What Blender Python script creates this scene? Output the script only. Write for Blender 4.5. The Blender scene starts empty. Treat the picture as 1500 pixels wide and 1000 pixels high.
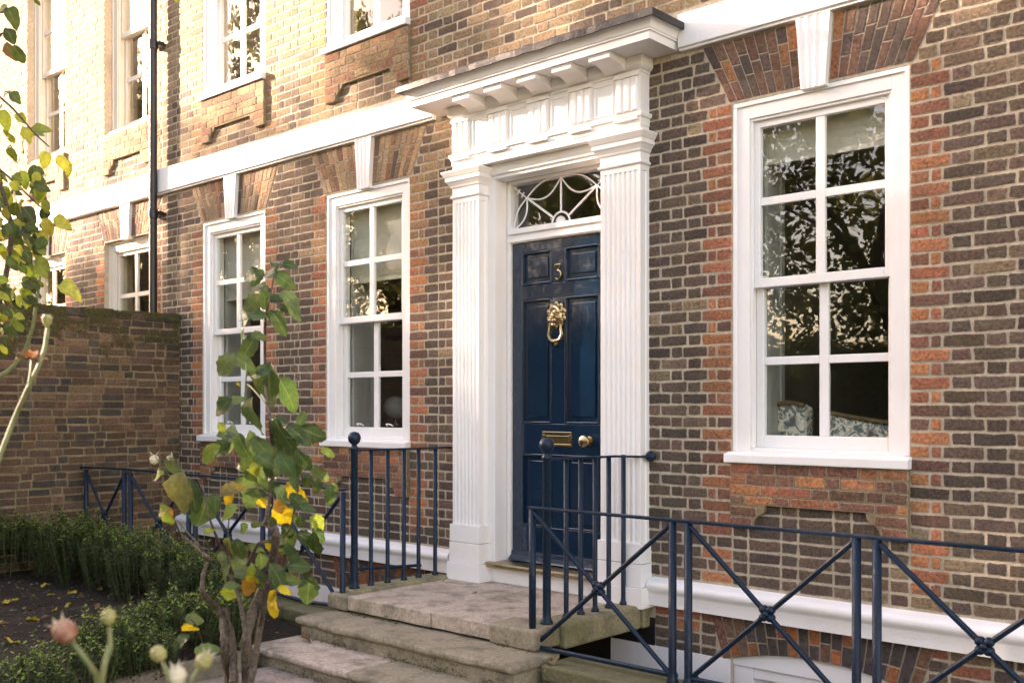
import bpy, bmesh, math, random
from mathutils import Vector, Matrix, noise
R = random.Random(7)
SC = bpy.context.scene
COL = SC.collection
rad = math.radians

# ------------------------------------------------------------------ camera, sky, sun, exposure
CAM = Vector((0.0, -5.5, 1.75)); YAW = rad(42.274)
cd = bpy.data.cameras.new('camera'); cam = bpy.data.objects.new('camera', cd); COL.objects.link(cam)
cam.location = CAM; cam.rotation_euler = (rad(90), 0, YAW)
cd.sensor_width = 36; cd.lens = 36; cd.shift_y = 97 / 1500; cd.clip_start = 0.05; cd.clip_end = 600
cd.dof.use_dof = True; cd.dof.focus_distance = 7.0; cd.dof.aperture_fstop = 6.3
SC.camera = cam
SUN_EL, SUN_AZ = rad(15.5), rad(19.5)          # height of the sun; angle between its bearing and the facade
sdir = Vector((-math.cos(SUN_EL) * math.cos(SUN_AZ), -math.cos(SUN_EL) * math.sin(SUN_AZ), math.sin(SUN_EL)))
world = bpy.data.worlds.new('World'); SC.world = world; world.use_nodes = True
wn = world.node_tree.nodes; wl_ = world.node_tree.links; wn.clear()
sky = wn.new('ShaderNodeTexSky'); sky.sky_type = 'NISHITA'; sky.sun_disc = False
sky.sun_elevation = SUN_EL; sky.sun_rotation = math.atan2(sdir.x, sdir.y)
sky.air_density = 1.0; sky.dust_density = 1.0; sky.ozone_density = 0.8
bg = wn.new('ShaderNodeBackground'); bg.inputs['Strength'].default_value = 0.075
wo = wn.new('ShaderNodeOutputWorld')
wl_.new(sky.outputs[0], bg.inputs[0]); wl_.new(bg.outputs[0], wo.inputs[0])
sl = bpy.data.lights.new('sun', 'SUN'); sl.energy = 3.7; sl.angle = rad(0.55); sl.color = (1.0, 0.97, 0.91)
so = bpy.data.objects.new('sun', sl); COL.objects.link(so); so.location = (-12, -8, 12)
so.rotation_euler = sdir.to_track_quat('Z', 'Y').to_euler()
SC.view_settings.view_transform = 'Standard'; SC.view_settings.look = 'None'
SC.view_settings.gamma = 1.0; SC.view_settings.use_curve_mapping = False
SC.view_settings.exposure = 3.75
SC.view_settings.use_white_balance = True
SC.view_settings.white_balance_temperature = 9100; SC.view_settings.white_balance_tint = 30
SC.cycles.max_bounces = 10; SC.cycles.transparent_max_bounces = 16; SC.cycles.use_denoising = True

CF = Vector((-math.sin(YAW), math.cos(YAW), 0)); CR = Vector((math.cos(YAW), math.sin(YAW), 0)); CU = Vector((0, 0, 1))
def proj(p):
    d = Vector(p) - CAM; w = d.dot(CF)
    if w < 0.05: return (-9e9, -9e9, w)
    return (750 + 1500 * d.dot(CR) / w, 597 - 1500 * d.z / w, w)
def spot(px, py, w):                             # a point w metres in front of the viewpoint
    return CAM + CF * w + CR * ((px - 750) / 1500 * w) + CU * (-(py - 597) / 1500 * w)

# ------------------------------------------------------------------ materials
MATS = {}
class NT:
    def __init__(s, name):
        s.m = bpy.data.materials.new(name); s.m.use_nodes = True; s.t = s.m.node_tree; s.t.nodes.clear()
        s.out = s.n('ShaderNodeOutputMaterial'); MATS[name] = s.m
    def n(s, typ, **kw):
        nd = s.t.nodes.new(typ)
        for k, v in kw.items(): setattr(nd, k, v)
        return nd
    def l(s, a, b): s.t.links.new(a, b)
    def val(s, sock, v):
        if hasattr(v, 'is_linked') or isinstance(v, bpy.types.NodeSocket): s.l(v, sock)
        else: sock.default_value = (v + (1,)) if isinstance(v, tuple) and len(v) == 3 and sock.type == 'RGBA' else v
    def pos(s): return s.n('ShaderNodeNewGeometry').outputs['Position']
    def objco(s): return s.n('ShaderNodeTexCoord').outputs['Object']
    def noise(s, co, scale, detail=4, rough=0.55, dist=0.0):
        n = s.n('ShaderNodeTexNoise'); s.l(co, n.inputs['Vector']); n.inputs['Scale'].default_value = scale
        n.inputs['Detail'].default_value = detail; n.inputs['Roughness'].default_value = rough; n.inputs['Distortion'].default_value = dist
        return n.outputs['Fac']
    def scaled(s, co, v):
        m = s.n('ShaderNodeMapping'); s.l(co, m.inputs['Vector']); m.inputs['Scale'].default_value = v; return m.outputs[0]
    def ramp(s, f, a, b, ca=0.0, cb=1.0):
        m = s.n('ShaderNodeMapRange'); s.l(f, m.inputs[0]); m.inputs[1].default_value = a; m.inputs[2].default_value = b
        m.inputs[3].default_value = ca; m.inputs[4].default_value = cb; return m.outputs[0]
    def mix(s, f, a, b, mode='MIX'):
        m = s.n('ShaderNodeMix', data_type='RGBA', blend_type=mode); s.val(m.inputs[0], f)
        for sk, v in ((m.inputs[6], a), (m.inputs[7], b)):
            if isinstance(v, tuple) and len(v) == 3: v = v + (1,)
            s.val(sk, v)
        return m.outputs[2]
    def math(s, op, a, b=0.0):
        m = s.n('ShaderNodeMath', operation=op); s.val(m.inputs[0], a); s.val(m.inputs[1], b); return m.outputs[0]
    def attr(s, name, typ='GEOMETRY'):
        a = s.n('ShaderNodeAttribute'); a.attribute_type = typ; a.attribute_name = name; return a.outputs['Color']
    def tint(s): return s.mix(1.0, s.attr('tint'), s.attr('tint', 'OBJECT'), 'ADD')
    def bump(s, h, strength, dist, prev=None):
        b = s.n('ShaderNodeBump'); s.l(h, b.inputs['Height']); b.inputs['Strength'].default_value = strength; b.inputs['Distance'].default_value = dist
        if prev is not None: s.l(prev, b.inputs['Normal'])
        return b.outputs[0]
    def pbr(s, col, rough=0.6, normal=None, metal=0.0, coat=0.0, spec=0.5, trans=None):
        p = s.n('ShaderNodeBsdfPrincipled')
        if isinstance(col, tuple) and len(col) == 3: col = col + (1,)
        s.val(p.inputs['Base Color'], col); s.val(p.inputs['Roughness'], rough); p.inputs['Metallic'].default_value = metal
        p.inputs['Coat Weight'].default_value = coat; p.inputs['Coat Roughness'].default_value = 0.03; p.inputs['Specular IOR Level'].default_value = spec
        if normal is not None: s.l(normal, p.inputs['Normal'])
        o = p.outputs[0]
        if trans is not None:
            tr = s.n('ShaderNodeBsdfTranslucent'); s.val(tr.inputs['Color'], trans)
            mx = s.n('ShaderNodeMixShader'); mx.inputs[0].default_value = 0.28; s.l(o, mx.inputs[1]); s.l(tr.outputs[0], mx.inputs[2]); o = mx.outputs[0]
        s.l(o, s.out.inputs['Surface']); return p

def mat_brick(name, mort, smear, grime):
    m = NT(name); c = m.pos(); t = m.tint(); e = m.attr('edge')
    n1 = m.noise(c, 55, 5, 0.68); n2 = m.noise(c, 9, 4); n3 = m.noise(c, 190, 3, 0.7); n4 = m.noise(m.scaled(c, (22, 22, 45)), 1.0, 5, 0.65); n5 = m.noise(m.scaled(c, (1.6, 1.6, 0.8)), 1.0, 5, 0.6); n6 = m.noise(c, 48, 5, 0.75)
    c1 = m.mix(1.0, t, m.mix(m.ramp(n1, 0.28, 0.72), (0.36, 0.36, 0.36), (1.6, 1.56, 1.5)), 'MULTIPLY')
    c2 = m.mix(m.ramp(n4, 0.52, 0.72, 0, 0.75), c1, (0.062, 0.053, 0.047))
    c3 = m.mix(m.ramp(n2, 0.55, 0.78, 0, 0.4), c2, (0.21, 0.165, 0.13))
    c4 = m.mix(m.ramp(n3, 0.64, 0.74, 0, 0.5), c3, (0.42, 0.37, 0.31))
    c5 = m.mix(m.ramp(n5, 0.5, 0.72, 0, grime), c4, (0.05, 0.044, 0.038))
    sm = m.ramp(m.math('ADD', m.math('MULTIPLY', e, 0.62), n6), 0.93, 1.08, 0, smear)
    c6 = m.mix(sm, c5, m.mix(n1, tuple(x * 0.62 for x in mort), tuple(x * 1.1 for x in mort)))
    h = m.math('ADD', n1, m.math('MULTIPLY', n3, 0.5))
    m.pbr(c6, 0.93, m.bump(h, 0.9, 0.009), spec=0.2)
def mat_mortar(name, col, dark):
    m = NT(name); c = m.pos(); n1 = m.noise(c, 40, 5, 0.65); n2 = m.noise(c, 5, 4); n3 = m.noise(c, 240, 2)
    c1 = m.mix(m.ramp(n1, 0.3, 0.7), tuple(x * 0.72 for x in col), tuple(min(1, x * 1.2) for x in col))
    c2 = m.mix(m.ramp(n2, 0.5, 0.75, 0, 0.6), c1, dark)
    m.pbr(c2, 0.95, m.bump(m.math('ADD', n1, m.math('MULTIPLY', n3, 0.4)), 0.8, 0.008), spec=0.2)
def mat_paint(name, col, rough, dirt=(0.5, 0.45, 0.38), amt=0.25, bumpy=0.25):
    m = NT(name); c = m.pos(); n1 = m.noise(c, 7, 5, 0.6); n2 = m.noise(c, 60, 4); n3 = m.noise(m.scaled(c, (30, 30, 5)), 1.0, 5)
    c1 = m.mix(m.ramp(n1, 0.45, 0.8, 0, amt), col, tuple(a * b / max(col) for a, b in zip(col, (x / max(dirt) * max(col) for x in dirt))))
    c2 = m.mix(m.ramp(n3, 0.6, 0.8, 0, amt * 0.3), c1, dirt)
    m.pbr(c2, m.ramp(n2, 0.3, 0.7, rough * 0.85, rough * 1.2), m.bump(m.math('ADD', n2, m.math('MULTIPLY', n1, 2.0)), bumpy, 0.004))
def mat_navy(name, col, rough, coat, wob, spec=0.5):
    m = NT(name); c = m.pos(); n1 = m.noise(m.scaled(c, (14, 14, 4)), 1.0, 4, 0.6); n2 = m.noise(c, 90, 4); n3 = m.noise(c, 18, 3)
    c1 = m.mix(m.ramp(n3, 0.55, 0.8, 0, 0.35), col, tuple(x * 1.8 + 0.006 for x in col))
    if rough > 0.2:
        n4 = m.noise(c, 140, 4, 0.7); c1 = m.mix(m.ramp(n4, 0.63, 0.70, 0, 0.8), c1, (0.11, 0.12, 0.15)); c1 = m.mix(m.ramp(m.noise(c, 31, 5, 0.75), 0.66, 0.72, 0, 0.85), c1, (0.10, 0.05, 0.028))
        n1 = m.math('ADD', n1, m.math('MULTIPLY', n3, 0.8))
    m.pbr(c1, m.ramp(n2, 0.3, 0.7, rough * 0.8, rough * 1.3), m.bump(m.math('ADD', n1, m.math('MULTIPLY', n2, 0.12)), wob, 0.02), coat=coat, spec=spec)
def mat_stone():
    m = NT('stone'); c = m.pos(); t = m.tint()
    n1 = m.noise(c, 6, 6, 0.65); n2 = m.noise(c, 45, 5, 0.65); n3 = m.noise(c, 2.2, 5, 0.6, 0.6); n4 = m.noise(c, 200, 3)
    c1 = m.mix(1.0, t, m.mix(m.ramp(n2, 0.3, 0.7), (0.66, 0.66, 0.66), (1.25, 1.22, 1.18)), 'MULTIPLY')
    c2 = m.mix(m.ramp(n1, 0.47, 0.66, 0, 0.6), c1, (0.085, 0.072, 0.052))
    c3 = m.mix(m.ramp(n3, 0.54, 0.7, 0, 0.65), c2, (0.12, 0.11, 0.045))
    c4 = m.mix(m.ramp(n4, 0.66, 0.74, 0, 0.3), c3, (0.5, 0.46, 0.4))
    m.pbr(c4, 0.88, m.bump(m.math('ADD', n2, n1), 0.6, 0.01), spec=0.3)
def mat_leaf(name, a, b, yellow=None, trans=(0.30, 0.36, 0.06), rough=0.45, use_tint=False, spec=0.3):
    m = NT(name); g = m.n('ShaderNodeNewGeometry'); c = g.outputs['Position']; n1 = m.noise(c, 60, 4)
    base = m.mix(g.outputs['Random Per Island'], a, b)
    if use_tint: base = m.tint()
    base = m.mix(1.0, base, m.mix(m.ramp(n1, 0.3, 0.7), (0.72, 0.76, 0.72), (1.25, 1.22, 1.2)), 'MULTIPLY')
    hb = n1
    if use_tint:
        sp = m.n('ShaderNodeSeparateColor'); m.l(m.attr('vein'), sp.inputs[0]); u, v = sp.outputs[1], sp.outputs[2]
        side = m.math('SINE', m.math('SUBTRACT', m.math('MULTIPLY', v, 52.0), m.math('MULTIPLY', u, 22.0)))
        vein = m.math('MAXIMUM', m.ramp(u, 0.10, 0.0), m.ramp(side, 0.86, 1.0, 0, 0.55))
        base = m.mix(m.math('MULTIPLY', vein, 0.45), base, (0.24, 0.27, 0.12))
        base = m.mix(m.ramp(m.noise(c, 22, 3), 0.60, 0.74, 0, 0.6), base, (0.14, 0.085, 0.03))
        base = m.mix(m.math('MULTIPLY', m.ramp(m.noise(c, 35, 3), 0.5, 0.75), m.ramp(u, 0.6, 1.0, 0, 0.7)), base, (0.16, 0.10, 0.04))
        hb = m.math('ADD', m.math('MULTIPLY', m.math('ADD', side, 1.0), 0.35), n1)
    tr = m.mix(1.0, base, (1.5, 1.6, 0.9), 'MULTIPLY') if trans is None else trans
    m.pbr(base, rough, m.bump(hb, 0.55, 0.004), trans=tr, spec=spec)
def mat_simple(name, a, b, scale, rough, bump=0.4, dist=0.005, metal=0.0, detail=5, spec=0.5):
    m = NT(name); c = m.pos(); n = m.noise(c, scale, detail, 0.6)
    m.pbr(m.mix(m.ramp(n, 0.3, 0.7), a, b), rough, m.bump(n, bump, dist), metal=metal, spec=spec)
def mat_soil():
    m = NT('soil'); c = m.pos(); n1 = m.noise(c, 14, 6, 0.7); n2 = m.noise(c, 110, 4, 0.7); n3 = m.noise(c, 3, 3)
    c1 = m.mix(m.ramp(n2, 0.35, 0.7), (0.018, 0.013, 0.009), (0.10, 0.075, 0.055))
    c2 = m.mix(m.ramp(n3, 0.45, 0.65, 0, 0.6), c1, (0.09, 0.07, 0.052))
    m.pbr(c2, 0.95, m.bump(m.math('ADD', n1, n2), 1.0, 0.03), spec=0.2)
def mat_glass():
    m = NT('window_glass'); c = m.pos()
    n1 = m.noise(c, 3.0, 1); n2 = m.noise(m.scaled(c, (7, 7, 4)), 1.0, 1, 0.5)
    nrm = m.bump(m.math('ADD', m.math('MULTIPLY', n1, 1.2), m.math('MULTIPLY', n2, 0.4)), 0.024, 0.03)
    gl = m.n('ShaderNodeBsdfGlossy'); gl.inputs['Roughness'].default_value = 0.012; gl.inputs['Color'].default_value = (0.97, 0.98, 1, 1); m.l(nrm, gl.inputs['Normal'])
    tr = m.n('ShaderNodeBsdfTransparent'); tr.inputs['Color'].default_value = (0.92, 0.95, 0.93, 1)
    fr = m.n('ShaderNodeFresnel'); fr.inputs['IOR'].default_value = 1.52
    f = m.math('MINIMUM', m.math('MULTIPLY', fr.outputs[0], 1.9), 1.0)
    back = m.math('SUBTRACT', 1.0, m.n('ShaderNodeNewGeometry').outputs['Backfacing'])
    mx = m.n('ShaderNodeMixShader'); m.l(m.math('MULTIPLY', f, back), mx.inputs[0]); m.l(tr.outputs[0], mx.inputs[1]); m.l(gl.outputs[0], mx.inputs[2])
    m.l(mx.outputs[0], m.out.inputs['Surface'])
    k = NT('pane_edge'); t2 = k.n('ShaderNodeBsdfTransparent'); t2.inputs['Color'].default_value = (0.97, 0.98, 0.975, 1); k.l(t2.outputs[0], k.out.inputs['Surface'])
def mat_pattern():
    m = NT('floral_fabric'); c = m.pos(); v = m.n('ShaderNodeTexVoronoi'); m.l(c, v.inputs['Vector']); v.inputs['Scale'].default_value = 9
    n = m.noise(c, 17, 4, 0.6, 2.0)
    c1 = m.mix(m.ramp(n, 0.45, 0.55), (0.85, 0.78, 0.66), (0.14, 0.19, 0.19)); c2 = m.mix(m.ramp(v.outputs[0], 0.1, 0.35), (0.16, 0.12, 0.13), c1)
    m.pbr(c2, 0.9)
mat_brick('brick', (0.48, 0.40, 0.305), 0.8, 0.5); mat_brick('old_brick', (0.25, 0.19, 0.115), 0.95, 0.85); mat_stone(); mat_soil(); mat_glass(); mat_pattern()
mat_mortar('mortar', (0.50, 0.415, 0.315), (0.31, 0.255, 0.19))
mat_mortar('old_mortar', (0.27, 0.2, 0.12), (0.07, 0.06, 0.03))
mat_paint('white_paint', (0.80, 0.785, 0.77), 0.38, (0.50, 0.45, 0.39), 0.42, 0.07)
mat_paint('old_white_paint', (0.66, 0.62, 0.55), 0.55, (0.4, 0.34, 0.26), 0.5, 0.4)
mat_paint('render_white', (0.78, 0.765, 0.75), 0.6, (0.48, 0.43, 0.37), 0.5, 0.5)
mat_paint('lead', (0.022, 0.022, 0.024), 0.5, (0.12, 0.11, 0.1), 0.5, 0.9)
mat_paint('black_paint', (0.012, 0.012, 0.013), 0.4, (0.05, 0.045, 0.04), 0.4, 0.5)
mat_paint('blind_fabric', (0.48, 0.45, 0.39), 0.9, (0.5, 0.46, 0.38), 0.4, 0.3)
mat_paint('shutter_paint', (0.42, 0.42, 0.39), 0.5, (0.3, 0.29, 0.26), 0.3, 0.2)
mat_paint('room_paint', (0.34, 0.31, 0.27), 0.9, (0.2, 0.17, 0.15), 0.5, 0.1)
mat_navy('door_paint', (0.003, 0.020, 0.045), 0.09, 0.35, 0.08)
mat_navy('rail_paint', (0.002, 0.015, 0.033), 0.42, 0.0, 0.4, 0.28)
mat_simple('brass', (0.33, 0.255, 0.13), (0.50, 0.40, 0.235), 30, 0.24, 0.2, 0.002, 1.0)
mat_simple('aged_brass', (0.30, 0.22, 0.12), (0.52, 0.42, 0.26), 60, 0.34, 0.3, 0.002, 1.0)
mat_simple('bark', (0.035, 0.025, 0.018), (0.15, 0.11, 0.078), 85, 0.95, 1.0, 0.012)
mat_simple('green_stem', (0.10, 0.13, 0.04), (0.20, 0.20, 0.08), 40, 0.6)
mat_simple('hip', (0.22, 0.21, 0.06), (0.34, 0.29, 0.12), 70, 0.5)
mat_simple('red_hip', (0.22, 0.05, 0.03), (0.38, 0.22, 0.14), 70, 0.6)
mat_simple('dry_petal', (0.45, 0.15, 0.04), (0.55, 0.28, 0.12), 50, 0.8)
mat_simple('sepal', (0.5, 0.42, 0.28), (0.62, 0.54, 0.4), 80, 0.8)
mat_simple('sill_wood', (0.10, 0.06, 0.025), (0.22, 0.15, 0.07), 18, 0.35, 0.3)
mat_simple('asphalt', (0.035, 0.035, 0.036), (0.065, 0.063, 0.06), 60, 0.9)
mat_simple('grass', (0.035, 0.06, 0.015), (0.08, 0.10, 0.03), 8, 0.95, 1.0, 0.05)
mat_simple('globe_glass', (0.5, 0.5, 0.5), (0.62, 0.62, 0.62), 20, 0.4)
mat_simple('moss', (0.045, 0.045, 0.014), (0.13, 0.115, 0.04), 150, 1.0, 1.0, 0.01)
mat_leaf('rose_leaf', (0.05, 0.085, 0.03), (0.07, 0.10, 0.035), use_tint=True, trans=None, rough=0.42)
mat_leaf('box_leaf', (0.010, 0.042, 0.006), (0.030, 0.085, 0.011), trans=(0.05, 0.13, 0.012), rough=0.5, use_tint=False)
mat_leaf('box_tip', (0.11, 0.19, 0.02), (0.18, 0.27, 0.03), trans=(0.22, 0.3, 0.04), rough=0.4)
mat_leaf('tree_leaf', (0.08, 0.10, 0.03), (0.18, 0.16, 0.05), trans=(0.30, 0.30, 0.07), rough=0.5)
mat_leaf('shrub_leaf', (0.07, 0.09, 0.025), (0.17, 0.15, 0.05), trans=(0.26, 0.26, 0.06), rough=0.5)
mat_leaf('fallen_leaf', (0.3, 0.2, 0.03), (0.42, 0.28, 0.04), use_tint=True, trans=None, rough=0.6)

# ------------------------------------------------------------------ mesh builder
WL = {}
def wloc(o): return WL.get(o.name, Vector((0, 0, 0))) if o else Vector((0, 0, 0))
def link(o, parent=None, at=(0, 0, 0)):
    COL.objects.link(o); at = Vector(at); o.parent = parent; o.location = at - wloc(parent); WL[o.name] = at; return o
def tag(o, label=None, cat=None, group=None, kind=None):
    if label: o['label'] = label
    if cat: o['category'] = cat
    if group: o['group'] = group
    if kind: o['kind'] = kind
    return o
def empty(name, at, label=None, cat=None, group=None, kind=None, parent=None):
    o = bpy.data.objects.new(name, None); o.empty_display_size = 0.1; link(o, parent, at); return tag(o, label, cat, group, kind)
class MB:
    def __init__(s): s.v = []; s.f = []; s.mi = []; s.t = []; s.tc = (1, 1, 1)
    def add(s, vs, fs, mi=0):
        b = len(s.v); s.v.extend([tuple(x) for x in vs])
        for f in fs: s.f.append([b + i for i in f]); s.mi.append(mi); s.t.append(s.tc)
        return s
    def box(s, x0, x1, y0, y1, z0, z1, mi=0):
        return s.add([(x0, y0, z0), (x1, y0, z0), (x1, y1, z0), (x0, y1, z0), (x0, y0, z1), (x1, y0, z1), (x1, y1, z1), (x0, y1, z1)],
                     [(0, 3, 2, 1), (4, 5, 6, 7), (0, 1, 5, 4), (1, 2, 6, 5), (2, 3, 7, 6), (3, 0, 4, 7)], mi)
    def prism(s, poly, axis, a, b, mi=0):          # polygon in the two other axes, run from a to b along axis
        n = len(poly)
        def P(u, v, w): return {'x': (w, u, v), 'y': (u, w, v), 'z': (u, v, w)}[axis]
        vs = [P(u, v, a) for u, v in poly] + [P(u, v, b) for u, v in poly]
        fs = [tuple(range(n)), tuple(range(2 * n - 1, n - 1, -1))] + [(i, n + i, n + (i + 1) % n, (i + 1) % n) for i in range(n)]
        return s.add(vs, fs, mi)
    def tube(s, pts, r, n=8, cap=True, mi=0):
        pts = [Vector(p) for p in pts]; rs = r if isinstance(r, (list, tuple)) else [r] * len(pts)
        vs = []; up = None
        for i, p in enumerate(pts):
            d = (pts[min(i + 1, len(pts) - 1)] - pts[max(i - 1, 0)]).normalized()
            if up is None: up = d.orthogonal().normalized()
            up = (up - d * up.dot(d)); up = up.normalized() if up.length > 1e-6 else d.orthogonal().normalized()
            q = d.cross(up)
            for k in range(n):
                a = 2 * math.pi * (k + 0.5) / n; vs.append(p + (up * math.cos(a) + q * math.sin(a)) * rs[i])
        fs = []
        for i in range(len(pts) - 1):
            for k in range(n): fs.append((i * n + k, i * n + (k + 1) % n, (i + 1) * n + (k + 1) % n, (i + 1) * n + k))
        if cap: fs.append(tuple(range(n - 1, -1, -1))); fs.append(tuple(range((len(pts) - 1) * n, len(pts) * n)))
        return s.add(vs, fs, mi)
    def lathe(s, prof, c=(0, 0, 0), n=16, axis='z', mi=0):   # prof of (radius, height)
        vs = []
        for r, h in prof:
            for k in range(n):
                a = 2 * math.pi * k / n; u, v = r * math.cos(a), r * math.sin(a)
                p = {'z': (u, v, h), 'y': (u, h, v), 'x': (h, u, v)}[axis]; vs.append((c[0] + p[0], c[1] + p[1], c[2] + p[2]))
        fs = []
        for i in range(len(prof) - 1):
            for k in range(n): fs.append((i * n + k, i * n + (k + 1) % n, (i + 1) * n + (k + 1) % n, (i + 1) * n + k))
        fs.append(tuple(range(n - 1, -1, -1))); fs.append(tuple(range((len(prof) - 1) * n, len(prof) * n)))
        return s.add(vs, fs, mi)
    def moulding(s, prof, x0, x1, yf, yw=0.0, mi=0):        # prof of (projection, height), returned to the wall at both ends
        n = len(prof); vs = []
        for o, z in prof: vs += [(x0 - o, yw, z), (x0 - o, yf - o, z), (x1 + o, yf - o, z), (x1 + o, yw, z)]
        fs = []
        for i in range(n - 1):
            for k in range(3): fs.append((4 * i + k, 4 * i + k + 1, 4 * i + 4 + k + 1, 4 * i + 4 + k))
        fs.append((3, 2, 1, 0)); fs.append(tuple(4 * (n - 1) + k for k in range(4)))
        fs.append(tuple([4 * i for i in range(n)] + [4 * i + 3 for i in range(n - 1, -1, -1)]))
        return s.add(vs, fs, mi)
    def mesh(s, name, mats, smooth=False, tint=False):
        me = bpy.data.meshes.new(name); me.from_pydata(s.v, [], s.f)
        for m in (mats if isinstance(mats, (list, tuple)) else [mats]): me.materials.append(MATS[m])
        if any(s.mi): me.polygons.foreach_set('material_index', s.mi)
        if smooth: me.polygons.foreach_set('use_smooth', [True] * len(me.polygons))
        if tint:
            a = me.attributes.new('tint', 'FLOAT_COLOR', 'FACE'); a.data.foreach_set('color', [c for t in s.t for c in (*t, 1.0)])
        if mats in ('brick', 'old_brick') and (len(s.v) % 30 == 0 or len(s.v) == 12):
            pat = [1.0] * 20 + [0.0] * 10 if len(s.v) % 30 == 0 else [1.0] * 8 + [0.0] * 4
            a = me.attributes.new('edge', 'FLOAT_COLOR', 'POINT'); a.data.foreach_set('color', [c for e in pat * (len(s.v) // len(pat)) for c in (e, e, e, 1.0)])
        me.update(); return me
    def build(s, name, mats, parent=None, smooth=False, bevel=0.0, at=None, tint=False, fixn=True, angle=30):
        me = s.mesh(name, mats, smooth, tint)
        if fixn:
            bm = bmesh.new(); bm.from_mesh(me); bmesh.ops.recalc_face_normals(bm, faces=bm.faces); bm.to_mesh(me); bm.free()
        o = bpy.data.objects.new(name, me); link(o, parent, (0, 0, 0))
        if at is not None:
            at = Vector(at); me.transform(Matrix.Translation(-at)); o.location = at - wloc(parent); WL[o.name] = at
        if bevel:
            b = o.modifiers.new('bevel', 'BEVEL'); b.width = bevel; b.segments = 2; b.limit_method = 'ANGLE'; b.angle_limit = rad(40)
        if smooth and angle: 
            try: me.set_sharp_from_angle(angle=rad(angle))
            except Exception: pass
        return o
def put(name, me, parent, at, rot=None, tint=None, scale=None):
    o = bpy.data.objects.new(name, me); link(o, parent, at)
    if rot is not None: o.rotation_euler = rot
    if scale is not None: o.scale = scale
    if tint is not None: o['tint'] = [float(t) for t in tint]
    return o

# ------------------------------------------------------------------ bricks
PITCH = 0.0731; Z0 = 1.588
def clampc(c): return tuple(max(0.004, min(0.9, x)) for x in c)
def vary(c, a=0.18, h=0.06):
    k = 1 + R.uniform(-a, a); return clampc(tuple(x * k * (1 + R.uniform(-h, h)) for x in c))
def red():
    u = R.random()
    if u < 0.34: c = (0.45, 0.185, 0.092)
    elif u < 0.74: c = (0.375, 0.145, 0.085)
    elif u < 0.90: c = (0.27, 0.112, 0.075)
    else: c = (0.17, 0.092, 0.07)
    return vary(c, 0.16)
def stock(x, z):
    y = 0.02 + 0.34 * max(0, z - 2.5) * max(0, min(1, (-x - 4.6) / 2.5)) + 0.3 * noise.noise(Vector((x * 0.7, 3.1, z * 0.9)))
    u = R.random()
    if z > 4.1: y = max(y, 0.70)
    if u < y * 0.75: c = (0.275, 0.195, 0.125)
    elif u < y: c = (0.205, 0.142, 0.095)
    elif u < y + 0.45 * (1 - y): c = (0.132, 0.092, 0.070)
    elif u < y + 0.82 * (1 - y): c = (0.100, 0.074, 0.060)
    else: c = (0.165, 0.110, 0.082)
    return vary(c, 0.22)
def brick_geo(mb, x0, x1, z0, z1, front, back, r=R):    # worn block whose face stands at y = front
    cx, cz = (x0 + x1) / 2, (z0 + z1) / 2; w, h = (x1 - x0) / 2, (z1 - z0) / 2; j = min(0.0036, h * 0.12)
    k = min(0.006, h * 0.3)
    out = [(-w, -h + k), (-w + k, -h), (0, -h), (w - k, -h), (w, -h + k), (w, h - k), (w - k, h), (0, h), (-w + k, h), (-w, h - k)]
    pts = [(cx + u + r.uniform(-j, j), cz + v + r.uniform(-j, j)) for u, v in out]
    tx, tz = r.uniform(-0.012, 0.012), r.uniform(-0.02, 0.02); d = r.uniform(-0.002, 0.002)
    f = lambda u, v: front + d + tx * (u - cx) + tz * (v - cz)
    vs = [(u, back, v) for u, v in pts]
    vs += [(u, f(u, v) + 0.002 + r.uniform(-0.0008, 0.0008), v) for u, v in pts]
    vs += [(cx + (u - cx) * (1 - 0.012 / w), f(u, v), cz + (v - cz) * (1 - 0.012 / h)) for u, v in pts]
    fs = []
    for a in (0, 10):
        for i in range(10): fs.append((a + i, a + (i + 1) % 10, a + 10 + (i + 1) % 10, a + 10 + i))
    fs.append(tuple(range(20, 30)))
    mb.add(vs, fs)
def fill_run(xa, xb, jl, jr, even, out, z, tone):        # one course between two stops; jl / jr mark red-brick jambs
    g = 0.011; L, H, C = 0.205, 0.098, 0.052
    left, right = [], []
    def jamb(): return [(L, 1)] if even else [(H, 1), (C, 1)]
    if jl: left = jamb()
    if jr: right = jamb()[::1]
    need = xb - xa - sum(w + g for w, _ in left) - sum(w + g for w, _ in right) - g
    mid = []
    if need > 0.03:
        seq = [H, L] if even else [L, H]; i = 0; tot = 0
        if not jl and not jr: i = 0 if even else 1
        while tot < need - 0.04: mid.append(seq[i % 2]); tot += seq[i % 2] + g; i += 1
        avail = need - g * (len(mid) - 1)
        if avail < 0.03 * len(mid): mid = mid[:-1]; avail = need - g * (len(mid) - 1)
        if mid:
            k = avail / sum(mid); mid = [m * k for m in mid]
    x = xa + g * 0.5
    row = [(w, t) for w, t in left] + [(m, 0) for m in mid] + [(w, t) for w, t in right[::-1]]
    for w, t in row:
        w2 = min(w, xb - g * 0.5 - x)
        if w2 > 0.02: out.append((x, x + w2, z, t))
        x += w + g
def in_view(p, m=60):
    a, b, w = proj(p); return w > 0 and -m < a < 1500 + m and -m < b < 1000 + m
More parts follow.
